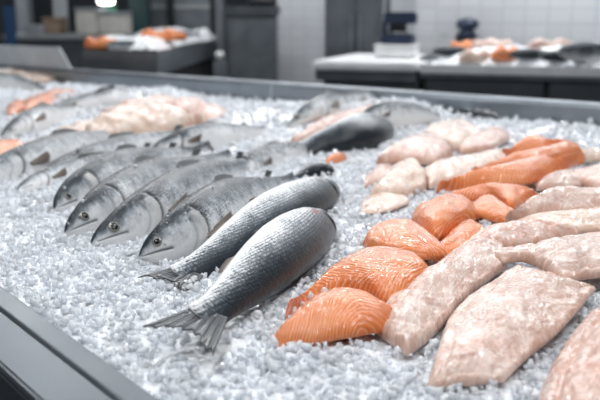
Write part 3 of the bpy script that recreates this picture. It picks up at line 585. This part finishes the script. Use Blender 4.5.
def crushed_ice():
    bpy.context.view_layer.update()
    trees = []
    for o, spk in ITEMS:
        me = o.data; M = np.array(o.matrix_world); co = np.empty(len(me.vertices) * 3); me.vertices.foreach_get('co', co); co = co.reshape(-1, 3) @ M[:3, :3].T + M[:3, 3]
        trees.append((BVHTree.FromPolygons(co.tolist(), [list(p.vertices) for p in me.polygons]), co.min(0), co.max(0), spk))
    pts = []
    zones = [(.42, 1.25, .0078, .0042, 1.0), (1.25, 2.1, .0105, .0053, 1.0), (2.1, 5.0, .021, .0088, 1.0)]
    for y0, y1, sp, r, dens in zones:
        n = int((y1 - y0) * (1.44 * y1 + .5) / sp ** 2 * 1.15)
        x = RNG.uniform(-.72 * y1 - .25, .72 * y1 + .25, n); y = RNG.uniform(y0, y1, n)
        ok = inside(x, y, m=.012) & view_mask(x, y) 
        x = x[ok]; y = y[ok]; sz = r * np.minimum(np.exp(RNG.normal(0, .46, len(x))), 1.8); z = ice_z(x, y) + RNG.normal(-.002, .0028, len(x))
        pts.append(np.stack([x, y, z, sz, np.full(len(x), 0 if y1 < 2.0 else 1)], 1))
    pts = np.concatenate(pts); keep = []
    for p in pts:
        hit = None
        for tr, lo, hi, spk in trees:
            if lo[0] - .002 < p[0] < hi[0] + .002 and lo[1] - .002 < p[1] < hi[1] + .002:
                h = tr.ray_cast(Vector((p[0], p[1], 3)), Vector((0, 0, -1)))
                if h[0] is not None and (hit is None or h[0].z > hit[0]): hit = (h[0].z, spk)
        if hit is None or hit[0] < p[2] - .001: keep.append(p); continue
        if hit[0] - p[2] < p[3] * .8 and random.random() < .8: keep.append(p); continue
        if random.random() < hit[1]:
            q = p.copy(); q[3] *= RNG.uniform(.25, .6); q[2] = hit[0] + q[3] * .15; keep.append(q)
    pts = np.array(keep); S = chunk_shapes(60); V = []; Fs = []; k = 0
    for p in pts:
        sh, fc = S[RNG.integers(60)]
        a, b, c = RNG.uniform(0, 2 * PI, 3); ca, sa, cb, sb, cc, s_ = math.cos(a), math.sin(a), math.cos(b), math.sin(b), math.cos(c), math.sin(c)
        R = np.array([[ca, -sa, 0], [sa, ca, 0], [0, 0, 1]]) @ np.array([[1, 0, 0], [0, cb, -sb], [0, sb, cb]]) @ np.array([[cc, -s_, 0], [s_, cc, 0], [0, 0, 1]])
        V.append(sh @ R.T * p[3] + p[:3]); Fs.append(fc + k); k += len(sh)
    V = np.concatenate(V); Fs = np.concatenate(Fs)
    me = bpy.data.meshes.new('crushed_ice'); me.vertices.add(len(V)); me.vertices.foreach_set('co', V.astype(np.float32).ravel())
    me.loops.add(len(Fs) * 3); me.loops.foreach_set('vertex_index', Fs.astype(np.int32).ravel())
    me.polygons.add(len(Fs)); me.polygons.foreach_set('loop_start', np.arange(0, len(Fs) * 3, 3, dtype=np.int32)); me.update(); me.validate()
    o = link('crushed_ice', me, MAT['ice'], smooth=False); tag(o, 'loose glassy lumps of crushed ice around the fish and fillets', 'ice', kind='stuff')
    print('ice lumps', len(pts))
crushed_ice()

# ------------------------------------------------------------------ the display counter
root = empty('display_counter', ((POLY[0][0] + POLY[2][0]) / 2, (POLY[0][1] + POLY[2][1]) / 2, 0))
tag(root, 'big stainless steel fish display tank holding the ice in the foreground', 'counter')
ro = np.array(root.location)
def chp(mb, name, m, bevel=0.0, smooth=False, par=None):
    mb.v = [tuple(np.array(v) - ro) for v in mb.v]; return mb.build(name, m, par or root, smooth, bevel)
b = MB(); b.prism([p for p in POLY], Z0 - .16, Z0 - .10); chp(b, 'basin_floor', MAT['steel'])
b = MB(); n_ = inset(fL, fR, 1); fo = lambda d: [p - n_ * d for p in (fL, fR)]
# front ledge: lip, sloped face, flat flange, drop
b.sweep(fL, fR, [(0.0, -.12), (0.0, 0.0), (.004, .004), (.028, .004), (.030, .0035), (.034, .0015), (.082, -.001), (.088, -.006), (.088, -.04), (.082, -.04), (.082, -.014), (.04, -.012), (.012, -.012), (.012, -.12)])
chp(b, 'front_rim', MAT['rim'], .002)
b = MB(); b.sweep(bR, bL + 0, [(0.0, -.18), (0.0, -.012), (.006, -.0), (.058, .002), (.064, -.006), (.064, -.06), (.052, -.06), (.052, -.014), (.012, -.016), (.012, -.18)])
chp(b, 'back_rim', MAT['steel'], .002)
# raised backsplash at the left end of the back rim, with a sloped end
q0 = at(74, 69.5, ZB); s0 = at(58, 50, ZB); Yq = q0[1]
base = bA + bd * np.dot(q0 - bA, bd)
hgt = .108; run = .10
v = []
for off in (.014, .022):
    nb = -inset(bR, bL, 1) * -1; sd = np.array([bd[1], -bd[0], 0]) * -off
    for p, z in ((base, -.02), (base - bd * run, hgt), (bL, hgt), (bL, -.02)): v.append(p + sd + np.array([0, 0, z]))
b = MB(); b.add(v, [(0, 1, 2, 3), (7, 6, 5, 4), (0, 4, 5, 1), (1, 5, 6, 2), (2, 6, 7, 3), (3, 7, 4, 0)]); chp(b, 'backsplash', MAT['splash'], .002)
b = MB(); io = [p + (np.array(POLY).mean(0) - p) / np.linalg.norm(np.array(POLY).mean(0) - p) * .05 for p in POLY]; b.prism(io, .12, Z0 - .16); chp(b, 'cabinet_body', MAT['panel'])
b = MB(); io2 = [p + (np.array(POLY).mean(0) - p) / np.linalg.norm(np.array(POLY).mean(0) - p) * .14 for p in POLY]; b.prism(io2, 0, .12); chp(b, 'plinth', MAT['panel_black'])
# seam plate on the back rim's inner face
b = MB(); w0 = at(254, 90, ZB - .02); t_ = np.dot(w0 - bA, bd); p = bA + bd * t_; b.box((p[0] - .004 * bd[1] * 0 , p[1], ZB - .03), (.006, .004, .05), math.atan2(bd[1], bd[0])); chp(b, 'seam_strip', MAT['steel_pale'])

# ------------------------------------------------------------------ behind
def gz(px, py, Y): return pt(px, py, Y)
CX = np.array([1.0, 0, 0])
def heap(name, poly, z, hgt, seed, label):   # a low heap of ice on a counter top, countless lumps
    P = np.array(poly); lo = P.min(0); hi = P.max(0); n = 90
    X, Y = np.meshgrid(np.linspace(lo[0], hi[0], n), np.linspace(lo[1], hi[1], n), indexing='ij')
    dist = np.full(X.shape, 9.0)
    for i in range(len(P)):
        a, b_ = P[i], P[(i + 1) % len(P)]; L = np.linalg.norm(b_ - a); dist = np.minimum(dist, ((b_[0] - a[0]) * (Y - a[1]) - (b_[1] - a[1]) * (X - a[0])) / L)
    ok = dist > 0
    Z = z + hgt * sstep(-.03, .13, dist) * (.65 + .5 * sn(X, Y, 6, seed)) + .012 * sn(X, Y, 40, seed + 1) * sstep(0, .05, dist)+ .006 * sn(X, Y, 110, seed + 2) * sstep(0, .05, dist)
    Z = np.maximum(Z, z + .002); idx = -np.ones(X.shape, int); idx[ok] = np.arange(ok.sum()); q = ok[:-1, :-1] & ok[1:, :-1] & ok[:-1, 1:] & ok[1:, 1:]; ii, jj = np.nonzero(q)
    V = np.stack([X[ok], Y[ok], Z[ok]], 1); me = bpy.data.meshes.new(name); me.from_pydata(V.tolist(), [], np.stack([idx[ii, jj], idx[ii + 1, jj], idx[ii + 1, jj + 1], idx[ii, jj + 1]], 1).tolist()); me.update()
    o = link(name, me, MAT['bed']); tag(o, label, 'ice', kind='stuff')
    tr = BVHTree.FromPolygons(V.tolist(), [list(p.vertices) for p in me.polygons])
    return tr
def top_of(tr, x, y):
    h = tr.ray_cast(Vector((x, y, 4)), Vector((0, 0, -1))); return h[0].z if h[0] is not None else None
bpy.context.view_layer.update()
# counter on the right, behind the aisle
YR = 4.62; a0 = gz(420, 67, YR); a1 = gz(600, 73.5, YR - .30); rd = (a1 - a0); rd[2] = 0; rd /= np.linalg.norm(rd); rn = np.array([-rd[1], rd[0], 0]); ang = math.atan2(rd[1], rd[0]); ZT = float(a0[2])
def loc(u, w, z): return a0 * np.array([1, 1, 0]) + rd * u + rn * w + np.array([0, 0, z])
LR = 2.0; DR = .95
R = empty('refrigerated_counter', loc(LR / 2, DR / 2, 0), ang); tag(R, 'long dark fronted ice counter with fish in the right background', 'counter')
def rp(name, c, d, m, par=None, bev=.004): b = MB(); b.box(c, d); return b.build(name, m, par or R, False, bev)
rp('top_tray', (0, 0, ZT - .03), (LR, DR, .06), MAT['steel_dark']); rp('tray_lip', (0, -DR / 2 + .01, ZT - .008), (LR, .04, .05), simple('pale_lip', (.66, .67, .69, 1), .35)); rp('cabinet_body', (0, .02, (ZT - .06 + .1) / 2), (LR - .02, DR - .06, ZT - .16), MAT['panel_black']); rp('plinth', (0, .04, .05), (LR - .1, DR - .2, .1), MAT['panel_black'])
pw = (LR - .04) / 3
for k in range(3):
    pz = rp('front_panel', (-LR / 2 + .02 + pw * (k + .5), -DR / 2 + .02, (ZT - .06 + .12) / 2), (pw - .03, .03, ZT - .20), MAT['panel'])
    rp('vent_slot', (-LR / 2 + .02 + pw * (k + .5) + .05, -DR / 2 + .004, ZT - .2), (pw - .2, .004, .05), MAT['panel_black'], pz, .001)
tr_r = heap('ice_heap', [loc(u, w, 0)[:2] for u, w in ((.02, .02), (LR - .02, .02), (LR - .02, DR - .02), (.02, DR - .02))], ZT, .15, 61, 'heaped ice on the right background counter')
# plain steel bench left of it
LB = .62
Bn = empty('steel_bench', loc(-LB / 2 - .01, DR / 2, 0), ang); tag(Bn, 'low steel bench with a bright top, left of the right background counter', 'bench')
def bp(name, c, d, m, bev=.004): b = MB(); b.box(c, d); return b.build(name, m, Bn, False, bev)
bp('bench_top', (0, 0, ZT - .005), (LB, DR, .05), simple('pale_bench_top', (.80, .81, .82, 1), .3), .012); bp('apron', (.0, .01, ZT - .06), (LB - .03, DR - .05, .06), MAT['steel_dark']); bp('cabinet_body', (.02, .03, (ZT - .09 + .1) / 2), (LB - .06, DR - .1, ZT - .19), simple('bench_grey', (.13, .145, .155, 1), .4, .3))
for sx in (-1, 1):
    for sy in (-1, 1): bp('leg', (sx * (LB / 2 - .06), sy * (DR / 2 - .08), .05), (.04, .04, .1), MAT['steel'])
bp('dark_door', (.20, -DR / 2 + .075, ZT - .3), (.18, .02, .34), MAT['panel_black'])
# walls
def wall(name, a, b, z1, mat, th=.1):
    a = np.array(a, float)[:2]; b = np.array(b, float)[:2]; d = b - a; L = np.linalg.norm(d); s = np.array([-d[1], d[0]]) / L * th
    v = [(*a, 0), (*b, 0), (*b, z1), (*a, z1), (*(a + s), 0), (*(b + s), 0), (*(b + s), z1), (*(a + s), z1)]
    f = [(0, 1, 2, 3), (5, 4, 7, 6), (4, 0, 3, 7), (1, 5, 6, 2), (3, 2, 6, 7), (4, 5, 1, 0)]
    # each face keeps its own corners so the tiles run true
    V = []; Fc = []; U = []; W = []
    for q in f:
        k = len(V); V += [v[i] for i in q]; Fc.append((k, k + 1, k + 2, k + 3))
        e = np.array(v[q[1]]) - np.array(v[q[0]]); l = np.linalg.norm(e); h = np.linalg.norm(np.array(v[q[2]]) - np.array(v[q[1]]))
        U += [0, l, l, 0]; W += [0, 0, h, h]
    me = mesh(name, V, Fc); attr(me, 'u', U); attr(me, 'v', W); o = link(name, me, mat, None, False); o['kind'] = 'structure'; return o
w0 = loc(-.30, 1.35, 0); w1 = loc(4.6, 1.35, 0); wall('wall_right', w0, w1, 3.2, MAT['tile'])
YP = 9.0; p0 = gz(277, 40, YP); p1 = gz(352, 40, YP); wall('wall_back', (p0[0], YP), (p1[0] + 2.2, YP), 3.2, MAT['tile'])
YW = 14.0; wall('wall_far', (-9, YW), (6, YW), 3.6, MAT['wall'])
wall('wall_left', (-8.9, 2.0), (-8.9, YW), 3.6, MAT['wall'])
b = MB(); b.box((0, 6, -.05), (19, 20, .1)); o = b.build('floor', MAT['floor']); o['kind'] = 'structure'
# tall steel cabinet between the tiled walls
def thingbox(name, label, cat, px0, px1, py0, Y, depth, group=None, rz=0.0):
    c0 = gz(px0, py0, Y); c1 = gz(px1, py0, Y); t = empty(name, ((c0[0] + c1[0]) / 2, Y + depth / 2, 0), rz); tag(t, label, cat, group); return t, c1[0] - c0[0], float(c0[2])
def tp(t, name, c, d, m, bev=.004, par=None): b = MB(); b.box(c, d); return b.build(name, m, par or t, False, bev)
YC = 6.2
t, w, _ = thingbox('tall_cabinet', 'tall dark steel cabinet between the two tiled walls', 'cabinet', 327, 384, 0, YC, .6)
tp(t, 'cabinet_body', (0, .02, 1.05), (w, .56, 2.1), MAT['steel_dark'])
for s in (-1, 1): d_ = tp(t, 'door', (s * w / 4, -.28, 1.07), (w / 2 - .006, .03, 2.0), MAT['steel_dark']); tp(t, 'handle', (-s * .03, -.31 , 1.1), (.015, .025, .3), MAT['steel'], .003, d_).location = (0, 0, 0)
t, w, _ = thingbox('steel_post', 'narrow upright steel post right of the tall dark cabinet', 'post', 386, 391, 0, 5.9, .07); tp(t, 'post_shaft', (0, 0, 1.15), (w, .07, 2.3), MAT['steel_dark']); tp(t, 'base_plate', (0, 0, .006), (.12, .12, .012), MAT['steel'])
# steel fridge left of the tiled pillar
t, w, zt_ = thingbox('steel_fridge', 'waist high grey steel fridge with a dark worktop, left of the tiled pillar', 'fridge', 226, 277, 14, 8.2, .6)
tp(t, 'cabinet_body', (0, 0, zt_ / 2 - .02), (w, .6, zt_ - .04), MAT['steel']); tp(t, 'door', (.0, -.31, zt_ / 2 - .02), (w - .05, .03, zt_ - .3), MAT['steel']); tp(t, 'worktop', (0, 0, zt_ + .03), (w + .04, .62, .09), MAT['steel_dark'])
b = MB(); q = gz(262, 8, 8.3); b.lathe((0, 0, 0), [(.10, 0), (.14, .02), (.15, .05), (.11, .07), (.04, .075)]); o = b.build('black_pan', MAT['panel_black'], None, True); o.location = (q[0], 8.45, zt_ + .075); tag(o, 'low dark pan on the worktop of the grey fridge', 'pan')
t, w, _ = thingbox('steel_post', 'upright steel post just left of the grey fridge', 'post', 215, 223, 0, 7.9, .08); tp(t, 'post_shaft', (0, 0, 1.2), (w, .08, 2.4), MAT['steel']); tp(t, 'base_plate', (0, 0, .006), (.16, .16, .012), MAT['steel'])
# counter in the left background
ZL = float(gz(157, 53, 5.9)[2]); c0 = gz(157, 53, 5.9); c1 = gz(82, 50, 6.15); c2 = gz(219, 37, 8.6)
c1[2] = c2[2] = ZL; c3 = c1 + c2 - c0
Lq = empty('ice_counter', ((c1[0] + c2[0]) / 2, (c1[1] + c2[1]) / 2, 0)); tag(Lq, 'steel sided ice counter in the left background, corner pointing forward', 'counter'); lo_ = np.array(Lq.location)
PL = [c1[:2] - lo_[:2], c0[:2] - lo_[:2], c2[:2] - lo_[:2], c3[:2] - lo_[:2]]
shr = lambda P, k: [np.array(p) * k for p in P]
b = MB(); b.prism(PL, ZL - .16, ZL); b.build('tray', MAT['steel'], Lq, False, .006); b = MB(); b.prism(shr(PL, .86), .1, ZL - .16); b.build('base_cabinet', MAT['panel_black'], Lq); b = MB(); b.prism(shr(PL, .8), 0, .1); b.build('plinth', MAT['panel_black'], Lq)
tr_l = heap('ice_heap', [p + lo_[:2] for p in shr(PL, .97)], ZL, .17, 71, 'mounded ice on the left background counter')
# small fish and fillets on the two background counters
def far_item(kind, label, tr, px, py, Y, L, Wd, T, rz, group):
    h = tr.ray_cast(Vector(CAM), Vector(ray(px, py)).normalized())
    if h[0] is None: h = tr.find_nearest(Vector(pt(px, py, Y)))
    x, y, z = h[0]
    if kind in ('salmon', 'white', 'cream', 'pink'):
        nu, nv = 26, 14; u = np.linspace(-1, 1, nu)[:, None]; v = np.linspace(-1, 1, nv)[None]
        X = u * L / 2 + 0 * v; wd = Wd / 2 * np.clip(1.02 - np.abs(u + .1) ** 2.6 * .8, .12, 1); Yq = v * wd; pr = np.clip((1 - np.abs(u) ** 6) * (1 - v ** 4), 0, 1) ** .5
        Zt = T * pr * (1 + .25 * np.sin(u * 7 + px)); V = np.concatenate([np.stack([X, Yq, Zt], -1).reshape(-1, 3), np.stack([X, Yq, -.03 + 0 * Zt], -1).reshape(-1, 3)]); k = nu * nv; fs = []
        for i in range(nu - 1):
            for j in range(nv - 1): q = i * nv + j; fs += [(q, q + nv, q + nv + 1, q + 1), (k + q, k + q + 1, k + q + nv + 1, k + q + nv)]
            q = i * nv; fs += [(q, k + q, k + q + nv, q + nv)]; q += nv - 1; fs += [(q, q + nv, k + q + nv, k + q)]
        for j in range(nv - 1): fs += [(j, j + 1, k + j + 1, k + j), ((nu - 1) * nv + j, k + (nu - 1) * nv + j, k + (nu - 1) * nv + j + 1, (nu - 1) * nv + j + 1)]
        me = mesh('fillet', V, fs); attr(me, 'u', V[:, 0]); attr(me, 'v', V[:, 1]); attr(me, 'c', 0 * V[:, 0]); attr(me, 'e', 0 * V[:, 0] + 1)
        o = link(FIL[kind], me, MAT[kind]); o.location = (x, y, z + .004); o.rotation_euler = (0, 0, rz); tag(o, label, 'fillet', group)
    else:
        pr = PROF['trout']; nr, na = 30, 18; tq = np.linspace(0, 1, nr); hd = np.interp(tq, pr[:, 0], pr[:, 1]) * Wd / .21; hv = np.interp(tq, pr[:, 0], pr[:, 2]) * Wd / .21; w = np.interp(tq, pr[:, 0], pr[:, 3]) * Wd / .21
        th = np.linspace(0, 2 * PI, na, endpoint=False); c = np.cos(th)[None]; s = np.sin(th)[None]; rl = 1.15
        hh = np.where(c > 0, hd[:, None], hv[:, None]) * c; ww = w[:, None] * s
        V = np.stack([(tq[:, None] - .5) * L + 0 * hh, hh * math.cos(rl) - ww * math.sin(rl), hh * math.sin(rl) + ww * math.cos(rl)], -1).reshape(-1, 3); fs = [(i * na + j, i * na + (j + 1) % na, (i + 1) * na + (j + 1) % na, (i + 1) * na + j) for i in range(nr - 1) for j in range(na)] + [tuple(range(na))[::-1], tuple(range((nr - 1) * na, nr * na))]
        me = mesh('body', V, fs); ff = (1 - np.arccos(np.clip(np.repeat(c, nr, 0), -1, 1)) / PI) ** .5
        for nme, ar in (('u', np.repeat(tq * L, na)), ('v', np.tile(np.minimum(th, 2 * PI - th) * .06, nr)), ('f', ff), ('mark', 0 * ff), ('blood', 0 * ff), ('head', 0 * ff), ('pale', 0 * ff)): attr(me, nme, ar)
        rt = empty('whole_fish', (x, y, z + T * .35), rz); tag(rt, label, 'fish', group); link('body', me, MAT[kind], rt)
        e = np.array([L / 2 - .01, 0, 0]); d = np.array([0, math.cos(rl), math.sin(rl) * .5])
        fin_mesh([e + d * .02, e, e - d * .02], [e + [L * .13, 0, 0] + d * .07, e + [L * .08, 0, 0], e + [L * .13, 0, 0] - d * .07], [0, -.4, .9], 'tail_fin', MAT['fin'], rt, np.zeros(3), rag=.1)
GR = 'fish on the right background counter'; GRF = 'fillets on the right background counter'
far_item('salmon', 'bright orange fillet at the top left of the right background counter', tr_r, 466, 48, 5.35, .2, .09, .035, ang + .2, GRF)
far_item('salmon', 'orange fillet in the middle of the right background counter', tr_r, 507, 55, 4.85, .17, .10, .035, ang + .5, GRF)
far_item('cream', 'cream fillet left of the middle orange one on the right background counter', tr_r, 476, 57, 4.9, .18, .09, .03, ang + .3, GRF)
far_item('white', 'white fillet at the back middle of the right background counter', tr_r, 492, 45, 5.4, .24, .10, .03, ang + .1, GRF)
far_item('white', 'pale fillet at the back right of the right background counter', tr_r, 552, 46, 5.1, .26, .10, .03, ang + .3, GRF)
far_item('trout', 'dark fish hanging over the left end of the right background counter', tr_r, 430, 56, 5.0, .27, .07, .04, ang + .9, GR)
far_item('bass', 'dark fish behind the cream fillet on the right background counter', tr_r, 455, 54, 5.1, .27, .07, .04, ang + .5, GR)
far_item('bass', 'dark fish just right of the middle orange fillet on the right background counter', tr_r, 534, 57, 4.75, .27, .07, .04, ang + .35, GR)
far_item('bass', 'second dark fish from the right end of the right background counter', tr_r, 562, 59, 4.62, .27, .07, .04, ang + .5, GR)
far_item('trout', 'silver fish at the right end of the right background counter', tr_r, 592, 55, 4.72, .40, .11, .05, ang + .55, GR)
far_item('bass', 'dark fish along the back edge of the right background counter', tr_r, 520, 43, 5.4, .40, .09, .05, ang + .05, GR)
far_item('salmon', 'orange fillet at the front left of the left background counter', tr_l, 101, 45, 6.5, .24, .12, .05, .2, 'fillets on the left background counter')
far_item('salmon', 'flat orange fillet in the middle of the left background counter', tr_l, 163, 37, 7.3, .36, .14, .05, .1, 'fillets on the left background counter')
far_item('trout', 'grey fish at the front of the left background counter', tr_l, 128, 47, 6.35, .32, .08, .04, .4, 'fish on the left background counter')
far_item('trout', 'grey fish near the back corner of the left background counter', tr_l, 178, 36, 7.6, .32, .08, .04, .3, 'fish on the left background counter')
# things on the steel bench and behind the right counter
def lying(name, label, cat, px, py, Y): p = gz(px, py, Y); t = empty(name, (p[0], Y, ZT + .02), ang); tag(t, label, cat); return t
NAVY = simple('navy_plastic', (.018, .030, .060, 1), .35); WHITE = simple('white_plastic', (.72, .72, .72, 1), .4)
t = lying('tray', 'white plastic tray on the steel bench', 'tray', 397, 48, 5.15)
tp(t, 'tray_body', (0, 0, .035), (.235, .22, .07), WHITE, .012); tp(t, 'lid', (0, 0, .076), (.245, .23, .014), WHITE, .006)
zt2 = ZT + .02 + .083
t = empty('weighing_scale', (t.location.x + .01, t.location.y + .02, zt2), ang); tag(t, 'navy blue weighing machine standing on the white tray', 'scale')
tp(t, 'base', (0, 0, .03), (.19, .16, .06), NAVY, .01); tp(t, 'column', (-.01, .03, .09), (.10, .06, .08), MAT['panel_black'], .008); tp(t, 'display_head', (.01, .0, .155), (.2, .07, .07), NAVY, .01); tp(t, 'side_bottle', (-.085, .0, .09), (.02, .05, .10), NAVY, .006); tp(t, 'metal_pan', (.03, -.01, .067), (.12, .10, .012), MAT['steel_pale'], .003)
pz = gz(446, 40, 5.75)
t = empty('steel_box', (pz[0], pz[1], 0), ang); tag(t, 'small steel box stand against the tiled wall, behind the right counter', 'box')
zb_ = float(gz(446, 33, 5.75)[2]); tp(t, 'box_body', (0, 0, zb_ - .08), (.15, .12, .16), MAT['steel_pale'], .006); tp(t, 'stand', (0, 0, (zb_ - .16) / 2), (.10, .10, zb_ - .16), MAT['steel_dark'], .006)
pz = gz(467, 30, 5.7); zb_ = float(gz(467, 34, 5.7)[2])
t = empty('dark_machine', (pz[0], pz[1], 0), ang); tag(t, 'dark blue machine with a round head against the tiled wall', 'machine')
tp(t, 'pedestal', (0, 0, (zb_ - .02) / 2), (.16, .12, zb_ - .02), MAT['panel_black'], .01)
b = MB(); b.lathe((0, 0, zb_ - .02), [(.06, 0), (.065, .02), (.05, .04), (.045, .05), (.07, .06), (.075, .09), (.06, .115), (.02, .125)]); b.build('head', NAVY, t, True)
tp(t, 'arm', (.05, -.02, zb_ + .07), (.06, .03, .03), NAVY, .008)
# pedestal with a small device right of the left counter
p = gz(220, 60, 7.0); zk = float(gz(220, 61, 7.0)[2])
t = empty('tap_stand', (p[0], p[1], 0)); tag(t, 'small stand with a pale round knob, between left counter and grey fridge', 'stand')
tp(t, 'stand_box', (0, 0, zk - .1), (.11, .1, .2), MAT['steel'], .01); tp(t, 'foot', (0, 0, (zk - .2) / 2), (.07, .07, zk - .2), MAT['steel_dark'], .006)
b = MB(); b.lathe((0, -.01, zk), [(.02, 0), (.02, .02), (.036, .03), (.04, .05), (.03, .072), (.01, .08)]); b.build('knob', WHITE, t, True)
# far left: low counter, boxes, banner, posts
YK = 8.6; k0 = gz(8, 36, YK); k1 = gz(150, 33, YK); zc_ = float(gz(60, 35, YK)[2])
t = empty('service_counter', ((k0[0] + k1[0]) / 2, YK + .35, 0)); tag(t, 'long grey service counter in the far left background', 'counter'); w = k1[0] - k0[0]
tp(t, 'worktop', (0, 0, zc_ - .02), (w + .1, .75, .05), MAT['steel_pale']); tp(t, 'front_panel', (0, -.3, (zc_ - .05) / 2), (w, .05, zc_ - .05), MAT['steel_dark']); tp(t, 'back_panel', (0, .32, (zc_ - .05) / 2), (w, .04, zc_ - .05), MAT['steel_dark'])
def farbox(name, label, cat, px0, px1, py0, py1, Y, depth, m, group=None, base=None, part='box_body', lid=None):
    q0 = gz(px0, py1, Y); q1 = gz(px1, py0, Y); z0 = float(q0[2]) if base is None else base; t = empty(name, ((q0[0] + q1[0]) / 2, Y + depth / 2, z0)); tag(t, label, cat, group)
    h = float(q1[2]) - z0; tp(t, part, (0, 0, h / 2), (q1[0] - q0[0], depth, h), m, .01)
    if lid: tp(t, 'lid', (0, 0, h + .012), (q1[0] - q0[0] + .02, depth + .02, .024), lid, .006)
    return t
zc_ += .005
CARD = simple('cardboard', (.30, .22, .16, 1), .7); PALE = simple('pale_crate', (.55, .53, .49, 1), .6); GREYP = simple('grey_plastic', (.34, .37, .40, 1), .5)
farbox('crate', 'pale grey crate on the service counter near the blue banner', 'crate', 24, 40, 28, 36, YK + .1, .4, GREYP, base=zc_, lid=GREYP)
farbox('cardboard_box', 'brownish box on the service counter', 'box', 43, 58, 20, 34, YK + .25, .35, CARD, base=zc_, lid=CARD)
farbox('crate', 'left pale crate stacked on the service counter under the lamp', 'crate', 76, 97, 10, 30, YK + .1, .4, PALE, 'pale crates on the service counter', base=zc_, lid=GREYP)
farbox('crate', 'right pale crate stacked on the service counter by the green post', 'crate', 99, 124, 14, 30, YK + .1, .4, PALE, 'pale crates on the service counter', base=zc_, lid=GREYP)
BL = simple('blue_banner', (.018, .055, .13, 1), .5); GRN = simple('green_sign', (.01, .16, .10, 1), .4); DKG = simple('dark_green_paint', (.012, .045, .05, 1), .45)
t, w, _ = thingbox('banner', 'tall dark blue banner at the left edge of the background', 'banner', 2, 13, 5, 7.6, .04); zt_ = float(gz(7, 6, 7.6)[2])
tp(t, 'cloth', (0, 0, (zt_ + .35) / 2), (w, .02, zt_ - .35), BL, .004); tp(t, 'stand', (0, .04, zt_ / 2), (.04, .03, zt_), MAT['steel']); tp(t, 'foot', (0, .02, .012), (w, .3, .024), MAT['steel_dark'])
t, w, _ = thingbox('column', 'pale grey column right of the blue banner', 'column', 15, 27, 0, 10.2, .2); tp(t, 'shaft', (0, 0, 1.6), (w, .2, 3.2), GREYP); tp(t, 'base', (0, 0, .05), (w + .05, .25, .1), MAT['steel_dark'])
t, w, _ = thingbox('column', 'dark green column behind the left background counter', 'column', 128, 147, 0, 9.6, .25); tp(t, 'shaft', (0, 0, 1.6), (w, .25, 3.2), DKG); tp(t, 'base', (0, 0, .05), (w + .05, .3, .1), MAT['steel_dark'])
t, w, _ = thingbox('partition', 'grey panelled partition behind the left background counter', 'partition', 148, 224, 0, 10.4, .08)
tp(t, 'panel', (0, 0, .75), (w, .05, 1.5), MAT['steel']); tp(t, 'top_rail', (0, -.02, 1.33), (w, .06, .05), MAT['steel_pale']); 
for px in (170, 214): tp(t, 'upright', (gz(px, 0, 10.4)[0] - t.location.x, -.045, .9), (.10, .03, 1.8), MAT['panel_black'])
farbox('leaning_board', 'pale grey board leaning behind the brownish box', 'board', 54, 66, -6, 32, YK + .62, .04, GREYP, base=0.0).rotation_euler = (0, .0, .2)
farbox('wall_cabinet', 'dark cabinet against the far wall behind the crates', 'cabinet', 26, 127, -30, 40, 12.8, .5, MAT['panel'], base=0.0)
t = empty('hanging_sign', (0, 0, 0)); q = gz(111, 8, 9.3); t.location = (q[0], 9.3, float(q[2])); tag(t, 'small green hanging sign under the round lamp', 'sign')
tp(t, 'sign_board', (0, 0, 0), (.11, .02, .075), GRN, .003); tp(t, 'hanger', (0, 0, .98), (.008, .008, 1.9), MAT['steel_dark'], .001)
LAMP = emit('lamp_glow', (1, .97, .9, 1), 9)
q = gz(106, 1, 9.0); t = empty('pendant_lamp', (q[0], 9.0, float(q[2]))); tag(t, 'round glowing lamp hanging at the top left', 'lamp')
b = MB(); b.lathe((0, 0, 0), [(.02, -.035), (.07, -.03), (.088, 0), (.07, .03), (.02, .04)]); b.build('bulb', LAMP, t, True); tp(t, 'cord', (0, 0, .9), (.008, .008, 1.75), MAT['panel_black'], .001)

# ------------------------------------------------------------------ light: rows of ceiling lamps
W_ = bpy.data.worlds.new('hall'); sc.world = W_; W_.use_nodes = True; bg = W_.node_tree.nodes['Background']; bg.inputs[0].default_value = (.62, .72, .82, 1); bg.inputs[1].default_value = .11
def lamp(x, y, z, sx, sy, e, c=(.97, .985, 1), rz=0.0, tilt=(0, 0)):
    l = bpy.data.lights.new('ceiling_lamp', 'AREA'); l.shape = 'RECTANGLE'; l.size = sx; l.size_y = sy; l.energy = e; l.color = c
    o = bpy.data.objects.new('ceiling_lamp', l); COL.objects.link(o); o.location = (x, y, z); o.rotation_euler = (tilt[0], tilt[1], rz)
for x, y, e in ((-.8, .1, 15), (.9, .3, 15), (-.8, 1.2, 12), (.8, 1.5, 12), (-.9, 2.6, 8), (.9, 2.8, 8), (-1.8, 3.9, 10)): lamp(x, y, 2.75, 1.2, .10, e, rz=.5)
for x, y, e in ((-1.5, 5.0, 14), (-.2, 5.0, 14), (1.1, 4.9, 14), (-.6, 6.6, 16), (.7, 6.4, 16)): lamp(x, y, 2.85, 1.2, .12, e, tilt=(-.55, 0))
for x, y, e in ((1.7, 5.0, 52), (-2.6, 6.4, 30), (-1.0, 8.2, 30), (-3.5, 9.8, 30), (.6, 8.0, 45)): lamp(x, y, 2.95, 1.2, .2, e * .75, (.95, .98, 1))
sc.view_settings.view_transform = 'Standard'; sc.view_settings.look = 'None'; sc.view_settings.gamma = 1; sc.view_settings.exposure = .15
sc.cycles.use_denoising = True; sc.cycles.max_bounces = 10; sc.cycles.transmission_bounces = 8; sc.cycles.caustics_reflective = False; sc.cycles.caustics_refractive = False
sc.cycles.sample_clamp_indirect = 4
